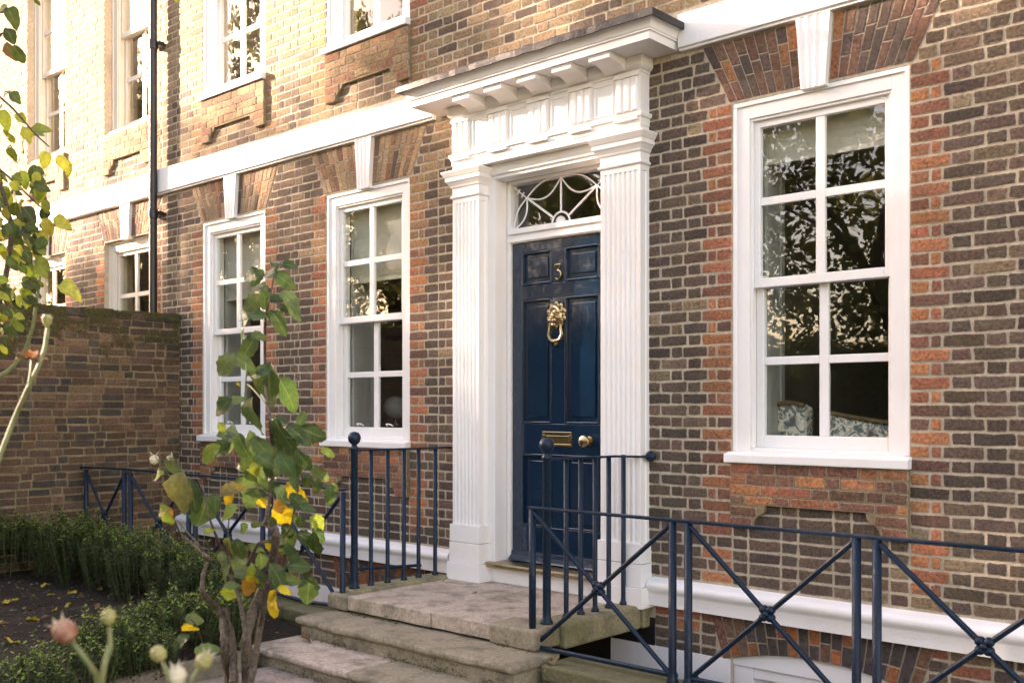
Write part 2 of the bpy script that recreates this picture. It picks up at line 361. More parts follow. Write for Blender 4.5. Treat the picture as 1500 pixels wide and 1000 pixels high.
def lay_bricks(bricks, parent, front, back, hidden=None, limit=300):
    # bricks: list of (x0,x1,z0,z1,tint); the ones that show largest are objects of their own, the rest one mesh
    scored = []
    for b in bricks:
        c = ((b[0] + b[1]) / 2, front, (b[2] + b[3]) / 2)
        if not in_view(c, 140): continue
        px0 = proj((b[0], front, c[2]))[0]; px1 = proj((b[1], front, c[2]))[0]; w = proj(c)[2]
        area = abs(px1 - px0) * (b[3] - b[2]) * 1500 / w
        vis = in_view(c, -12) and not (hidden and hidden(proj(c)))
        scored.append((area if vis else area * 1e-3, b))
    scored.sort(key=lambda s: -s[0]); cache = {}
    for area, b in scored[:limit]:
        w, h = b[1] - b[0], b[3] - b[2]; key = (round(w, 2), round(h, 2), R.randrange(7))
        if key not in cache:
            mb = MB(); ww, hh = key[0] / 2, key[1] / 2; brick_geo(mb, -ww, ww, -hh, hh, front, back); cache[key] = mb.mesh('brick', 'brick')
        put('brick', cache[key], parent, ((b[0] + b[1]) / 2, 0, (b[2] + b[3]) / 2), tint=b[4], scale=(w / key[0], 1, h / key[1]))
    mb = MB()
    for area, b in scored[limit:]:
        mb.tc = b[4]; brick_geo(mb, b[0], b[1], b[2], b[3], front, back)
    if mb.f: tag(mb.build('brickwork', 'brick', parent, tint=True, fixn=False), kind='stuff')

# ------------------------------------------------------------------ openings of the two houses
WINS = [(-9.185, -8.105), (-7.185, -6.108), (-3.193, -2.118)]
UPS = [(-9.185, -8.105), (-7.185, -6.108)]
NWIN = [(-11.265, -10.19), (-13.345, -12.27), (-15.42, -14.35)]
SILL, HEAD = 1.49, 3.59
def wall_shell(parent, name, x0, x1, z0, z1, holes, y0, y1, mat):
    xs = sorted({x0, x1, *[h[0] for h in holes], *[h[1] for h in holes]}); zs = sorted({z0, z1, *[h[2] for h in holes], *[h[3] for h in holes]})
    mb = MB(); solid = {}
    for i in range(len(xs) - 1):
        for k in range(len(zs) - 1):
            cx, cz = (xs[i] + xs[i + 1]) / 2, (zs[k] + zs[k + 1]) / 2
            solid[i, k] = not any(h[0] < cx < h[1] and h[2] < cz < h[3] for h in holes)
    for (i, k), s in solid.items():
        if not s: continue
        a, b, c, d = xs[i], xs[i + 1], zs[k], zs[k + 1]
        mb.add([(a, y0, c), (b, y0, c), (b, y0, d), (a, y0, d)], [(0, 1, 2, 3)]); mb.add([(a, y1, c), (b, y1, c), (b, y1, d), (a, y1, d)], [(3, 2, 1, 0)])
        for di, dk, q in ((-1, 0, [(a, y0, c), (a, y0, d), (a, y1, d), (a, y1, c)]), (1, 0, [(b, y0, c), (b, y1, c), (b, y1, d), (b, y0, d)]),
                          (0, -1, [(a, y0, c), (a, y1, c), (b, y1, c), (b, y0, c)]), (0, 1, [(a, y0, d), (b, y0, d), (b, y1, d), (a, y1, d)])):
            if not solid.get((i + di, k + dk), False): mb.add(q, [(0, 1, 2, 3)])
    return mb.build(name, mat, parent, fixn=False)

# ------------------------------------------------------------------ sash window
def make_window(parent, X0, X1, z0, z1, yf=0.02, paint='white_paint', label=None, panes_x=2, sill=True, handles=True, sill_mat=None, sill_drop=0.07):
    W = X1 - X0; Hh = z1 - z0
    fr = MB(); t = 0.105
    yb = yf + 0.16
    # box frame with an outer moulding, butt-jointed
    fr.box(X0, X0 + t, yf, yb, z0, z1); fr.box(X1 - t, X1, yf, yb, z0, z1); fr.box(X0 + t, X1 - t, yf, yb, z1 - t, z1); fr.box(X0 + t, X1 - t, yf + 0.02, yb, z0, z0 + 0.02)
    m = 0.028
    fr.box(X0 + 0.001, X0 + m, yf - 0.014, yf, z0, z1 - m); fr.box(X1 - m, X1 - 0.001, yf - 0.014, yf, z0, z1 - m); fr.box(X0 + 0.001, X1 - 0.001, yf - 0.014, yf, z1 - m, z1 - 0.001)
    q = 0.016
    fr.box(X0 + t, X0 + t + q, yf + 0.012, yf + 0.034, z0 + 0.02, z1 - t - q); fr.box(X1 - t - q, X1 - t, yf + 0.012, yf + 0.034, z0 + 0.02, z1 - t - q); fr.box(X0 + t, X1 - t, yf + 0.012, yf + 0.034, z1 - t - q, z1 - t)
    win = fr.build('sash_window', paint, parent, bevel=0.003)
    if label: win['label'] = label
    zz = lambda f: z0 + f * Hh
    a0, a1 = X0 + t + 0.002, X1 - t - 0.002
    def sash(zb, zt, y, zbar, rb, rt):
        s = MB(); st = 0.05; d = 0.042; bw = 0.028
        s.box(a0, a0 + st, y, y + d, zb, zt); s.box(a1 - st, a1, y, y + d, zb, zt); s.box(a0 + st, a1 - st, y, y + d, zb, zb + rb); s.box(a0 + st, a1 - st, y, y + d, zt - rt, zt)
        g0, g1, h0, h1 = a0 + st, a1 - st, zb + rb, zt - rt; xs = [g0 + (g1 - g0) * k / panes_x for k in range(panes_x + 1)]
        for x in xs[1:-1]: s.box(x - bw, x + bw, y + 0.006, y + d - 0.006, h0, h1)
        for k in range(panes_x):
            s.box(xs[k] + (bw if k else 0), xs[k + 1] - (bw if k < panes_x - 1 else 0), y + 0.008, y + d - 0.008, zbar - 0.024, zbar + 0.024)
        so_ = s.build('sash', paint, win, bevel=0.004)
        for k in range(panes_x):
            l, r_ = xs[k] + (bw if k else 0) + 0.001, xs[k + 1] - (bw if k < panes_x - 1 else 0) - 0.001
            for lo, hi in ((h0 + 0.001, zbar - 0.025), (zbar + 0.025, h1 - 0.001)):
                p = MB(); cx, cz = (l + r_) / 2, (lo + hi) / 2; yy = y + 0.02; dx, dz = R.uniform(-0.006, 0.006), R.uniform(-0.006, 0.006)
                Y = lambda u, v: yy + dx * (u - cx) + dz * (v - cz)
                vs = [(u, Y(u, v), v) for u, v in ((l, lo), (r_, lo), (r_, hi), (l, hi))]; vs += [(u, yv + 0.004, v) for u, yv, v in vs]
                p.add(vs, [(0, 1, 2, 3)], 0); p.add(vs, [(7, 6, 5, 4), (0, 4, 5, 1), (1, 5, 6, 2), (2, 6, 7, 3), (3, 7, 4, 0)], 1)
                p.build('pane', ['window_glass', 'pane_edge'], win, fixn=False)
        return so_
    yu, yl = yf + 0.036, yf + 0.082
    sash(zz(0.467), zz(0.945), yu, zz(0.712), 0.055, 0.045)
    sash(zz(0.0095), zz(0.491), yl, zz(0.258), 0.075, 0.05)
    if handles:
        for fx in (0.28, 0.72):
            hm = MB(); x = a0 + (a1 - a0) * fx
            hm.tube([(x - 0.035, yl, zz(0.03) + 0.045), (x - 0.03, yl - 0.02, zz(0.03) + 0.058), (x - 0.01, yl - 0.028, zz(0.03) + 0.062), (x + 0.01, yl - 0.028, zz(0.03) + 0.062), (x + 0.03, yl - 0.02, zz(0.03) + 0.058), (x + 0.035, yl, zz(0.03) + 0.045)], 0.005, 6)
            hm.build('sash_lift', paint, win, smooth=True)
    if sill:
        s = MB(); s.prism([(yf - 0.075, z0 - sill_drop), (yf - 0.075, z0 - 0.018), (yf + 0.0, z0), (yf + 0.15, z0), (yf + 0.15, z0 - sill_drop)], 'x', X0 - 0.03, X1 + 0.012)
        s.build('sill', sill_mat or paint, win, bevel=0.006)
    return win

# ------------------------------------------------------------------ splayed brick arches
def flat_arch(parent, xc, half, z0, z1, splay, key=True, front=-0.002, sunny=0.0, keyw=(0.075, 0.105), name='flat_arch'):
    b = MB(); b.prism([(xc - half, z0), (xc + half, z0), (xc + half + splay, z1), (xc - half - splay, z1)], 'y', 0.003, 0.05)
    arch = b.build(name, 'mortar', parent)
    n = 9
    for sgn in (-1, 1):
        k0, k1 = (keyw[0] + 0.008, keyw[1] + 0.008) if key else (0, 0)
        for i in range(n):
            def X(f, z): 
                v = (z - z0) / (z1 - z0); lo = k0 + (half - k0) * f; hi = k1 + (half + splay - k1) * f; return lo + (hi - lo) * v
            cuts = [0, 0.36, 0.68, 1.0] if i % 2 else [0, 0.62, 1.0]
            cuts = [c if c in (0, 1.0) else c + R.uniform(-0.05, 0.05) for c in cuts]
            base = None
            for k in range(len(cuts) - 1):
                za = z0 + 0.004 + (z1 - z0 - 0.008) * cuts[k] + 0.003; zb = z0 + 0.004 + (z1 - z0 - 0.008) * cuts[k + 1] - 0.003
                g = 0.03
                qa = [(X((i + g) / n, za), za), (X((i + 1 - g) / n, za), za), (X((i + 1 - g) / n, zb), zb), (X((i + g) / n, zb), zb)]
                q = [(xc + sgn * u, v) for u, v in qa]
                if sgn < 0: q = q[::-1]
                mb = MB(); f0 = front + R.uniform(-0.002, 0.002); cx = sum(p[0] for p in q) / 4; cz = sum(p[1] for p in q) / 4
                vs = [(u, 0.01, v) for u, v in q] + [(u, f0 + 0.0025, v) for u, v in q] + [(cx + (u - cx) * 0.72, f0, cz + (v - cz) * 0.9) for u, v in q]
                fs = [(a + j, a + (j + 1) % 4, a + 4 + (j + 1) % 4, a + 4 + j) for a in (0, 4) for j in range(4)] + [(8, 9, 10, 11)]
                mb.add(vs, fs); o = mb.build('arch_brick', 'brick', arch, at=(cx, 0, cz), fixn=True)
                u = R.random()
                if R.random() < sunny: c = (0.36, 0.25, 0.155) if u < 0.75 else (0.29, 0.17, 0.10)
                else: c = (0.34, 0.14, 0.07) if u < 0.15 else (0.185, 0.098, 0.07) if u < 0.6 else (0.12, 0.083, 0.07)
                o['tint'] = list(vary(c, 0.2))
    if key:
        k = MB(); zb, zt = z0 - 0.025, z1 + 0.004
        N = 13
        for sx in (0,):
            prof_b, prof_t = [], []
            for i in range(N):
                f = -1 + 2 * i / (N - 1); fl = 0.0
                if 1 < i < N - 2 and (i - 2) % 3 != 2: fl = 0.007 if (i - 2) % 3 == 0 else 0.007
                if i in (0, 1, N - 1, N - 2): fl = 0
                prof_b.append((xc + f * keyw[0], -0.036 + fl)); prof_t.append((xc + f * keyw[1], -0.036 + fl))
            vs = [(x, y, zb) for x, y in prof_b] + [(x, y, zt) for x, y in prof_t] + [(prof_b[0][0], 0.03, zb), (prof_b[-1][0], 0.03, zb), (prof_t[0][0], 0.03, zt), (prof_t[-1][0], 0.03, zt)]
            fs = [(i, i + 1, N + i + 1, N + i) for i in range(N - 1)] + [(2 * N, 0, N, 2 * N + 2), (N - 1, 2 * N + 1, 2 * N + 3, 2 * N - 1)]
            fs += [tuple(list(range(N - 1, -1, -1)) + [2 * N, 2 * N + 1]), tuple(list(range(N, 2 * N)) + [2 * N + 3, 2 * N + 2])]
            k.add(vs, fs)
        k.build('keystone', 'white_paint', parent, bevel=0.002)
    return arch

def apron(parent, X0, X1, zt, zb, notch, tonef):
    y = -0.027; a = MB(); n0, n1 = X0 + 0.235, X1 - 0.235; l0, l1 = X0 + 0.145, X1 - 0.145
    def half(sg, e, l, n):
        return [(e, zb), (l, zb), (l + sg * 0.012, zb + 0.045), (l + sg * 0.04, zb + 0.075), (n - sg * 0.012, zb + 0.095), (n, notch)]
    poly = [(X0, zt)] + half(1, X0, l0, n0) + half(-1, X1, l1, n1)[::-1] + [(X1, zt)]
    a.prism(poly, 'y', y, 0.006); ap = a.build('apron', 'old_mortar', parent)
    def xlim(z):
        if z > notch: return [(X0, X1)]
        f = max(0, min(1, (z - zb) / (notch - zb))); return [(X0, l0 + (n0 - l0) * f ** 1.3), (l1 + (n1 - l1) * f ** 1.3, X1)]
    p = 0.068; r = int(round((zt - zb) / p)); p = (zt - zb) / r
    for k in range(r):
        za, zc = zb + k * p + 0.003, zb + (k + 1) * p - 0.003; mid = (za + zc) / 2
        if za < notch < zc: za = max(za, notch + 0.003) if mid > notch else za
        for s0, s1 in xlim(za):
            x = s0 + 0.002; i = k % 2
            while x < s1 - 0.03:
                w = (0.205 if i % 2 else 0.10) * R.uniform(0.85, 1.1); x1 = x + w
                if s1 - x1 < 0.06: x1 = s1 - 0.002
                mb = MB(); brick_geo(mb, x, min(x1, s1 - 0.002), za, zc, y - 0.006, y + 0.01); o = mb.build('apron_brick', 'brick', ap, at=((x + x1) / 2, 0, mid), fixn=False); o['tint'] = list(tonef())
                x = x1 + 0.007; i += 1
    return ap

# ================================================================== THE HOUSE
house = empty('terraced_house', (-4.7, 0.0, 0.0), 'brown brick terraced house with navy front door and white sash windows', 'house')
holes = [(a, b, SILL - 0.07, HEAD) for a, b in WINS] + [(a, b, 4.80, 6.96) for a, b in UPS] + [(-5.235, -4.122, 0.5, 3.50), (-3.2, -2.12, -1.0, 0.3)]
wall_shell(house, 'wall', -9.99, 3.0, -1.6, 7.6, holes, 0.004, 0.34, 'mortar')
DOORC = -4.675
br = []
k = int((0.66 - Z0) / PITCH)
while True:
    zc = Z0 + k * PITCH
    if zc > 7.0: break
    za, zb = zc - 0.031, zc + 0.031; even = (k % 2 == 0); k += 1
    if zb > 3.985 and za < 4.235: continue
    if za < 0.665: 
        if zb < 0.70: continue
        za = 0.668
    stops = []                                       # (x0, x1, jamb-left-of-it, jamb-right-of-it)
    for (a, b) in WINS:
        if zc < HEAD + 0.01: stops.append((a, b, zc > SILL - 0.07, True))
        elif zc < 3.985: e = 0.02 + (zc - HEAD) * 0.5; stops.append((a - e, b + e, True, False))
    for (a, b) in UPS:
        if zc > 4.80: stops.append((a, b, True, True))
        elif zc > 4.35: stops.append((a, b, False, True))
    if zc < 4.0: stops.append((-5.535, -3.815, True, False))
    stops.sort(); x = -9.985; jl = False; row = []
    for a, b, hard, jam in stops:
        fill_run(x, a, jl, jam, even, row, zc, None)
        if not hard: fill_run(a, b, False, False, even, row, zc, None)
        x, jl = b, jam
    fill_run(x, 2.6, jl, False, even, row, zc, None)
    for x0, x1, z, t in row:
        c = red() if t else stock(x0, z)
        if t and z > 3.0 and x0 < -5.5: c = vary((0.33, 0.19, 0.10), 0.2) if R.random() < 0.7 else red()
        if t and z < 1.5 and R.random() < 0.3: c = stock(x0, z)
        br.append((x0, x1, za, zb, c))
# brickwork below the plinth, either side of the basement arch
for kk in range(5):
    zc = 0.46 - kk * 0.073
    if zc < 0.2: continue
    row = []; e = 0.06 + (0.49 - zc) * 0.0
    fill_run(-3.76, -3.30, False, False, kk % 2 == 0, row, zc, None); fill_run(-2.02, 2.0, False, False, kk % 2 == 0, row, zc, None); fill_run(-9.9, -5.78, False, False, kk % 2 == 0, row, zc, None)
    for x0, x1, z, t in row: br.append((x0, x1, zc - 0.031, zc + 0.031, red() if R.random() < 0.25 else stock(x0, 0.5)))
def hid(p):
    x, y, w = p
    return (655 < x < 950 and y > 180) or (640 < x < 1000 and 20 < y < 180) or (230 < x < 480 and y > 420)
lay_bricks(br, house, -0.001, 0.012, hid)

# string course, plinth, area wall
s = MB()
for x0, x1, t0, t1 in ((-9.985, -5.80, 4.262, 4.205), (-3.552, 2.6, 4.225, 4.215)):
    pr = lambda t: [(0.003, 3.985), (-0.034, 3.985), (-0.034, 4.0), (-0.05, 4.004), (-0.05, t - 0.012), (0.003, t)]
    A, B = pr(t0), pr(t1); n = len(A)
    s.add([(x0, *p) for p in A] + [(x1, *p) for p in B], [tuple(range(n)), tuple(range(2 * n - 1, n - 1, -1))] + [(i, n + i, n + (i + 1) % n, (i + 1) % n) for i in range(n)])
s.build('string_course', 'render_white', house, bevel=0.004)
s = MB()
for x0, x1 in ((-9.59, -5.60), (-3.775, 2.6)):
    s.prism([(0.003, 0.49), (-0.055, 0.49), (-0.055, 0.565), (-0.058, 0.572), (-0.066, 0.584), (-0.074, 0.597), (-0.076, 0.614), (-0.071, 0.630), (-0.058, 0.642), (-0.030, 0.652), (0.003, 0.664)], 'x', x0, x1)
s.build('plinth', 'render_white', house, smooth=True, angle=35)
for x0, x1, zt in ((-4.10, -3.205, 0.222), (-2.115, 2.5, 0.16), (-9.59, -8.95, 0.2), (-7.87, -6.95, 0.2), (-5.92, -5.755, 0.25)):
    MB().box(x0, x1, -0.012, 0.002, -1.45, zt).build('area_wall_render', 'render_white', house)
s = MB(); s.box(-4.10, -3.755, -0.014, 0.002, 0.225, 0.40); s.box(-5.75, -4.102, -0.01, 0.002, -1.45, 0.36); s.build('black_paint_and_void', 'black_paint', house)  # black paint patch, plus a black sheet for the dark opening under the landing
# basement arch and window
def seg_arch(parent, x0, x1, zs, rise, ztop):
    c = (x1 - x0) / 2; xm = (x0 + x1) / 2; r = (c * c + rise * rise) / (2 * rise); zc = zs + rise - r; a = math.asin(c / r); n = 19
    b = MB(); P = [(xm + r * math.sin(t), zc + r * math.cos(t)) for t in [-a + 2 * a * i / 24 for i in range(25)]]
    b.prism(P + [(x1 + 0.2, ztop), (x0 - 0.2, ztop)], 'y', 0.003, 0.03); ar = b.build('basement_arch', 'mortar', parent)
    for i in range(n):
        t0 = -a * 1.06 + 2.12 * a * (i + 0.06) / n; t1 = -a * 1.06 + 2.12 * a * (i + 0.94) / n
        hh = (ztop - 0.004 - zc)
        cuts = [0, 1] if R.random() < 0.25 else [0, R.uniform(0.35, 0.65), 1]
        for q in range(len(cuts) - 1):
            def pt(t, f): 
                z_in, z_out = r * math.cos(t), hh; ro = z_out / math.cos(t); rr = r + (ro - r) * f; return (xm + rr * math.sin(t), zc + rr * math.cos(t))
            f0, f1 = cuts[q] + 0.02, cuts[q + 1] - 0.02; qd = [pt(t0, f0), pt(t1, f0), pt(t1, f1), pt(t0, f1)]
            cx = sum(p[0] for p in qd) / 4; cz = sum(p[1] for p in qd) / 4; fy = -0.007 + R.uniform(-0.002, 0.002)
            mb = MB(); vs = [(u, 0.01, v) for u, v in qd] + [(u, fy + 0.003, v) for u, v in qd] + [(cx + (u - cx) * 0.88, fy, cz + (v - cz) * 0.95) for u, v in qd]
            mb.add(vs, [(w + j, w + (j + 1) % 4, w + 4 + (j + 1) % 4, w + 4 + j) for w in (0, 4) for j in range(4)] + [(8, 9, 10, 11)])
            o = mb.build('arch_brick', 'brick', ar, at=(cx, 0, cz)); u = R.random()
            o['tint'] = list(vary((0.33, 0.115, 0.05) if u < 0.3 else (0.16, 0.085, 0.06) if u < 0.6 else (0.075, 0.06, 0.06), 0.2))
    return P
P = seg_arch(house, -3.22, -2.10, 0.222, 0.085, 0.487)
seg_arch(house, -8.97, -7.85, 0.2, 0.085, 0.487); seg_arch(house, -6.97, -5.9, 0.2, 0.085, 0.487)
b = MB(); b.prism([p for p in P] + [(-2.10, 0.19), (-3.22, 0.19)], 'y', 0.02, 0.06)
b.box(-3.2, -3.07, 0.03, 0.1, -0.9, 0.19); b.box(-2.25, -2.12, 0.03, 0.1, -0.9, 0.19); b.box(-3.07, -2.25, 0.034, 0.1, 0.125, 0.19)
bw_ = b.build('basement_window', 'white_paint', house, bevel=0.004)
b = MB(); b.box(-3.03, -2.70, 0.06, 0.09, -0.85, 0.13); b.box(-2.62, -2.29, 0.06, 0.09, -0.85, 0.13); b.box(-2.69, -2.63, 0.055, 0.1, -0.85, 0.124)
b = MB()
for x0, x1 in ((-3.02, -2.69), (-2.63, -2.30)):
    b.add([(x0, 0.08, -0.85), (x1, 0.08, -0.85), (x1, 0.08, 0.07), (x0, 0.08, 0.07)], [(0, 1, 2, 3)])
b.build('pane', 'window_glass', bw_, fixn=False)
b = MB(); b.box(-3.069, -3.02, 0.062, 0.1, -0.85, 0.124); b.box(-2.30, -2.251, 0.062, 0.1, -0.85, 0.124); b.box(-2.69, -2.63, 0.062, 0.1, -0.85, 0.124); b.box(-3.02, -2.69, 0.062, 0.1, 0.07, 0.124); b.box(-2.63, -2.30, 0.062, 0.1, 0.07, 0.124)
b.build('sash', 'white_paint', bw_, bevel=0.003)

# windows
for i, (a, b_) in enumerate(WINS):
    make_window(house, a, b_, SILL, HEAD, 0.02, handles=i < 2)
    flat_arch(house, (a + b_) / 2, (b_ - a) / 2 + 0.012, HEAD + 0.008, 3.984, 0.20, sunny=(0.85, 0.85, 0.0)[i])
tone_r = lambda: red() if R.random() < 0.55 else vary((0.20, 0.10, 0.07), 0.25)
tone_u = lambda: vary((0.31, 0.20, 0.115), 0.2) if R.random() < 0.75 else vary((0.26, 0.13, 0.075), 0.2)
for i, (a, b_) in enumerate(WINS): apron(house, a + 0.002, b_ + 0.002, SILL - 0.072, 1.035, 1.172, tone_r)
for a, b_ in UPS:
    make_window(house, a, b_, 4.87, 6.95, 0.02, handles=False); apron(house, a + 0.02, b_ + 0.02, 4.79, 4.375, 4.50, tone_u)

# reveals, shutters
for a, b_ in WINS:
    for x, d in ((a + 0.115, -1), (b_ - 0.115, 1)):
        sh = MB(); y0, y1 = 0.185, 0.50; dx = -d * 0.05
        def P3(y, z, o): f = (y - y0) / (y1 - y0); return (x + dx * f * -1 + o * (-d), y, z)
        def slab(ya, yb, za, zb, o0, o1):
            vs = [P3(ya, za, o0), P3(yb, za, o0), P3(yb, zb, o0), P3(ya, zb, o0), P3(ya, za, o1), P3(yb, za, o1), P3(yb, zb, o1), P3(ya, zb, o1)]
            sh.add(vs, [(0, 1, 2, 3), (7, 6, 5, 4), (0, 4, 5, 1), (1, 5, 6, 2), (2, 6, 7, 3), (3, 7, 4, 0)])
        slab(y0, y1, 1.52, 3.44, 0, 0.012)
        for za, zb in ((1.52, 1.60), (2.28, 2.40), (3.36, 3.44)): slab(y0 + 0.06, y1 - 0.06, za, zb, 0.012, 0.024)
        slab(y0, y0 + 0.06, 1.52, 3.44, 0.012, 0.024); slab(y1 - 0.06, y1, 1.52, 3.44, 0.012, 0.024)
        kx = P3(y1 - 0.03, 2.34, 0.03); sh.lathe([(0.004, 0), (0.012, 0.006), (0.012, 0.014), (0.004, 0.02)], kx, 8, 'y')
        sh.build('shutter', 'shutter_paint', house)
for x0, x1 in ((-9.95, -5.9), (-3.9, 2.9)):
    rm = MB(); rm.box(x0, x1, 0.345, 4.6, 0.62, 3.8); o = rm.build('room', 'room_paint', house)
    o.data.flip_normals()
    bm = bmesh.new(); bm.from_mesh(o.data); bm.faces.ensure_lookup_table(); bmesh.ops.delete(bm, geom=[f for f in bm.faces if f.calc_center_median().y < 0.4], context='FACES'); bm.to_mesh(o.data); bm.free()
rm = MB(); rm.box(-9.95, 2.9, 0.345, 4.6, 4.4, 7.3); o = rm.build('room', 'room_paint', house)
bm = bmesh.new(); bm.from_mesh(o.data); bm.faces.ensure_lookup_table(); bmesh.ops.delete(bm, geom=[f for f in bm.faces if f.calc_center_median().y < 0.4], context='FACES'); bm.to_mesh(o.data); bm.free()
rm = MB(); rm.box(-5.8, -4.0, 0.345, 4.6, 0.5, 3.9); o = rm.build('hall', 'room_paint', house)
bm = bmesh.new(); bm.from_mesh(o.data); bm.faces.ensure_lookup_table(); bmesh.ops.delete(bm, geom=[f for f in bm.faces if f.calc_center_median().y < 0.4], context='FACES'); bm.to_mesh(o.data); bm.free()
rm = MB(); rm.box(-10.0, 3.0, 4.7, 4.9, -1.6, 7.6); rm.box(-10.0, 3.0, 0.34, 4.9, 7.6, 7.75); rm.box(2.95, 3.0, 0.34, 4.7, -1.6, 7.6); rm.build('rear_wall', 'mortar', house)

# ------------------------------------------------------------------ door surround
sur = empty('door_surround', (DOORC, 0, 0.468), parent=house)
def pilaster(x0, x1, flutes):
    yf = -0.10; cs = []; w = x1 - x0; m = 0.022; step = (w - 2 * m) / flutes
    cs.append((x0, 0.02)); cs.append((x0, -0.03)); cs.append((x0 + 0.006, -0.038)); cs.append((x0 + 0.006, -0.072)); cs.append((x0, -0.08)); cs.append((x0, yf))
    for i in range(flutes):
        a = x0 + m + step * i + step * 0.17; b = x0 + m + step * (i + 1) - step * 0.17
        for t in range(7):
            f = t / 6; cs.append((a + (b - a) * f, yf + 0.011 * math.sin(math.pi * f) ** 0.7 if 0 < f < 1 else yf))
    cs += [(x1, yf), (x1, -0.08), (x1 - 0.006, -0.072), (x1 - 0.006, -0.038), (x1, -0.03), (x1, 0.02)]
    p = MB(); p.prism(cs, 'z', 0.88, 3.275)
    p.moulding([(0, 3.275), (0, 3.312), (0.012, 3.316), (0.016, 3.325), (0.012, 3.334), (0.002, 3.338), (0.002, 3.39), (0.012, 3.398), (0.016, 3.41), (0.034, 3.434), (0.042, 3.44), (0.042, 3.468), (0.048, 3.474), (0.058, 3.492), (0.066, 3.505), (0.066, 3.514), (0, 3.53)], x0, x1, yf, 0.02)
    for z0, z1, o in ((0.602, 0.748, 0.018), (0.752, 0.88, 0.016), (0.468, 0.6, 0.032)): p.box(x0 - o, x1 + o, yf - o, 0.02, z0, z1)
    return p.build('pilaster', 'white_paint', sur, bevel=0.0025)
pilaster(-5.513, -5.238, 6); pilaster(-4.119, -3.80, 7)
# linings and architrave of the doorway
p = MB(); p.box(-5.238, -5.17, 0.0, 0.13, 0.468, 3.53); p.box(-4.18, -4.119, 0.0, 0.13, 0.468, 3.53); p.box(-5.17, -4.18, 0.0, 0.13, 3.43, 3.53)
p.box(-5.17, -5.135, 0.13, 0.22, 0.6, 3.43); p.box(-4.215, -4.18, 0.13, 0.22, 0.6, 3.43); p.box(-5.135, -4.215, 0.13, 0.22, 3.405, 3.43)
p.box(-5.17, -4.18, 0.0, 0.2, 0.468, 0.575)
p.moulding([(0.004, 3.432), (0.004, 3.45), (0.022, 3.458), (0.03, 3.49), (0.03, 3.53)], -5.17, -4.18, 0.0, 0.004)
p.build('architrave', 'white_paint', sur, bevel=0.003)
p = MB(); p.box(-5.135, -4.215, 0.125, 0.23, 2.965, 3.07); p.box(-5.135, -4.215, 0.105, 0.125, 3.03, 3.07); p.box(-5.135, -4.215, 0.112, 0.125, 2.972, 2.988); p.build('transom', 'white_paint', sur, bevel=0.003)
p = MB(); p.prism([(0.02, 0.578), (-0.045, 0.578), (-0.062, 0.59), (-0.06, 0.606), (-0.045, 0.617), (0.2, 0.622), (0.2, 0.578)], 'x', -5.245, -4.115); p.build('threshold', 'aged_brass', sur, smooth=True)
# entablature
p = MB(); XL, XR = -5.513, -3.80
p.moulding([(0, 3.53), (0, 3.562), (0.006, 3.564), (0.006, 3.612), (0.02, 3.616), (0.024, 3.632), (0.024, 3.642), (0.0, 3.648), (0, 3.90), (0.006, 3.902), (0.006, 3.915), (0.02, 3.925), (0.03, 3.94), (0.03, 3.96), (0.03, 4.0)], XL, XR, -0.10, 0.003)
p.build('entablature', 'white_paint', sur, bevel=0.002)
p = MB()
p.moulding([(0.02, 4.0), (0.224, 4.0), (0.224, 4.042), (0.228, 4.048), (0.236, 4.05), (0.236, 4.058), (0.242, 4.064), (0.246, 4.08), (0.256, 4.10), (0.270, 4.114), (0.282, 4.122), (0.282, 4.13), (0.02, 4.165)], XL, XR, -0.10, 0.003)
p.build('cornice', 'white_paint', sur, smooth=True, angle=25)
p = MB(); prof = [(0.27, 4.131), (0.286, 4.108), (0.298, 4.108), (0.300, 4.148), (0.290, 4.158), (0.05, 4.20)]
n = len(prof); NX = 26
vs = []; path = [(XL, 0.003, -1, 0), (XL, -0.10, -1, -1)] + [(XL + (XR - XL) * i / NX, -0.10, 0, -1) for i in range(1, NX)] + [(XR, -0.10, 1, -1), (XR, 0.003, 1, 0)]
for (x, y, dx, dy) in path:
    jz = R.uniform(-0.004, 0.004); jo = R.uniform(-0.004, 0.004)
    for o, z in prof: vs.append((x + dx * (o + jo), y + dy * (o + jo), z + jz))
fs = [(i * n + k, (i + 1) * n + k, (i + 1) * n + k + 1, i * n + k + 1) for i in range(len(path) - 1) for k in range(n - 1)]
p.add(vs, fs); p.build('lead_flashing', 'lead', sur)
for f in range(5):
    x0 = (-5.30, -5.12, -4.775, -4.41, -4.06)[f]; x0 = -5.305 + f * 0.3115; x1 = x0 + 0.168
    m_ = MB(); m_.prism([(-0.305, 3.999), (-0.305, 3.962), (-0.235, 3.958), (-0.19, 3.95), (-0.155, 3.936), (-0.133, 3.918), (-0.133, 3.999)], 'x', x0, x1)
    m_.box(x0 - 0.006, x1 + 0.006, -0.31, -0.135, 3.988, 3.9985); m_.build('modillion', 'white_paint', sur, bevel=0.003)
for f in range(5):
    x0 = -5.507 + f * 0.379; w = 0.186; t = MB()
    t.box(x0, x0 + w, -0.112, -0.099, 3.655, 3.895)
    for g in range(3):
        a = x0 + w * (g / 3) + 0.008; b_ = x0 + w * ((g + 1) / 3) - 0.008
        t.prism([(a, -0.112), (a + 0.008, -0.122), (b_ - 0.008, -0.122), (b_, -0.112)], 'z', 3.66, 3.872)
    t.box(x0 - 0.006, x0 + w + 0.006, -0.126, -0.10, 3.875, 3.899); t.box(x0, x0 + w, -0.13, -0.106, 3.594, 3.611)
    t.build('triglyph', 'white_paint', sur, bevel=0.0025)
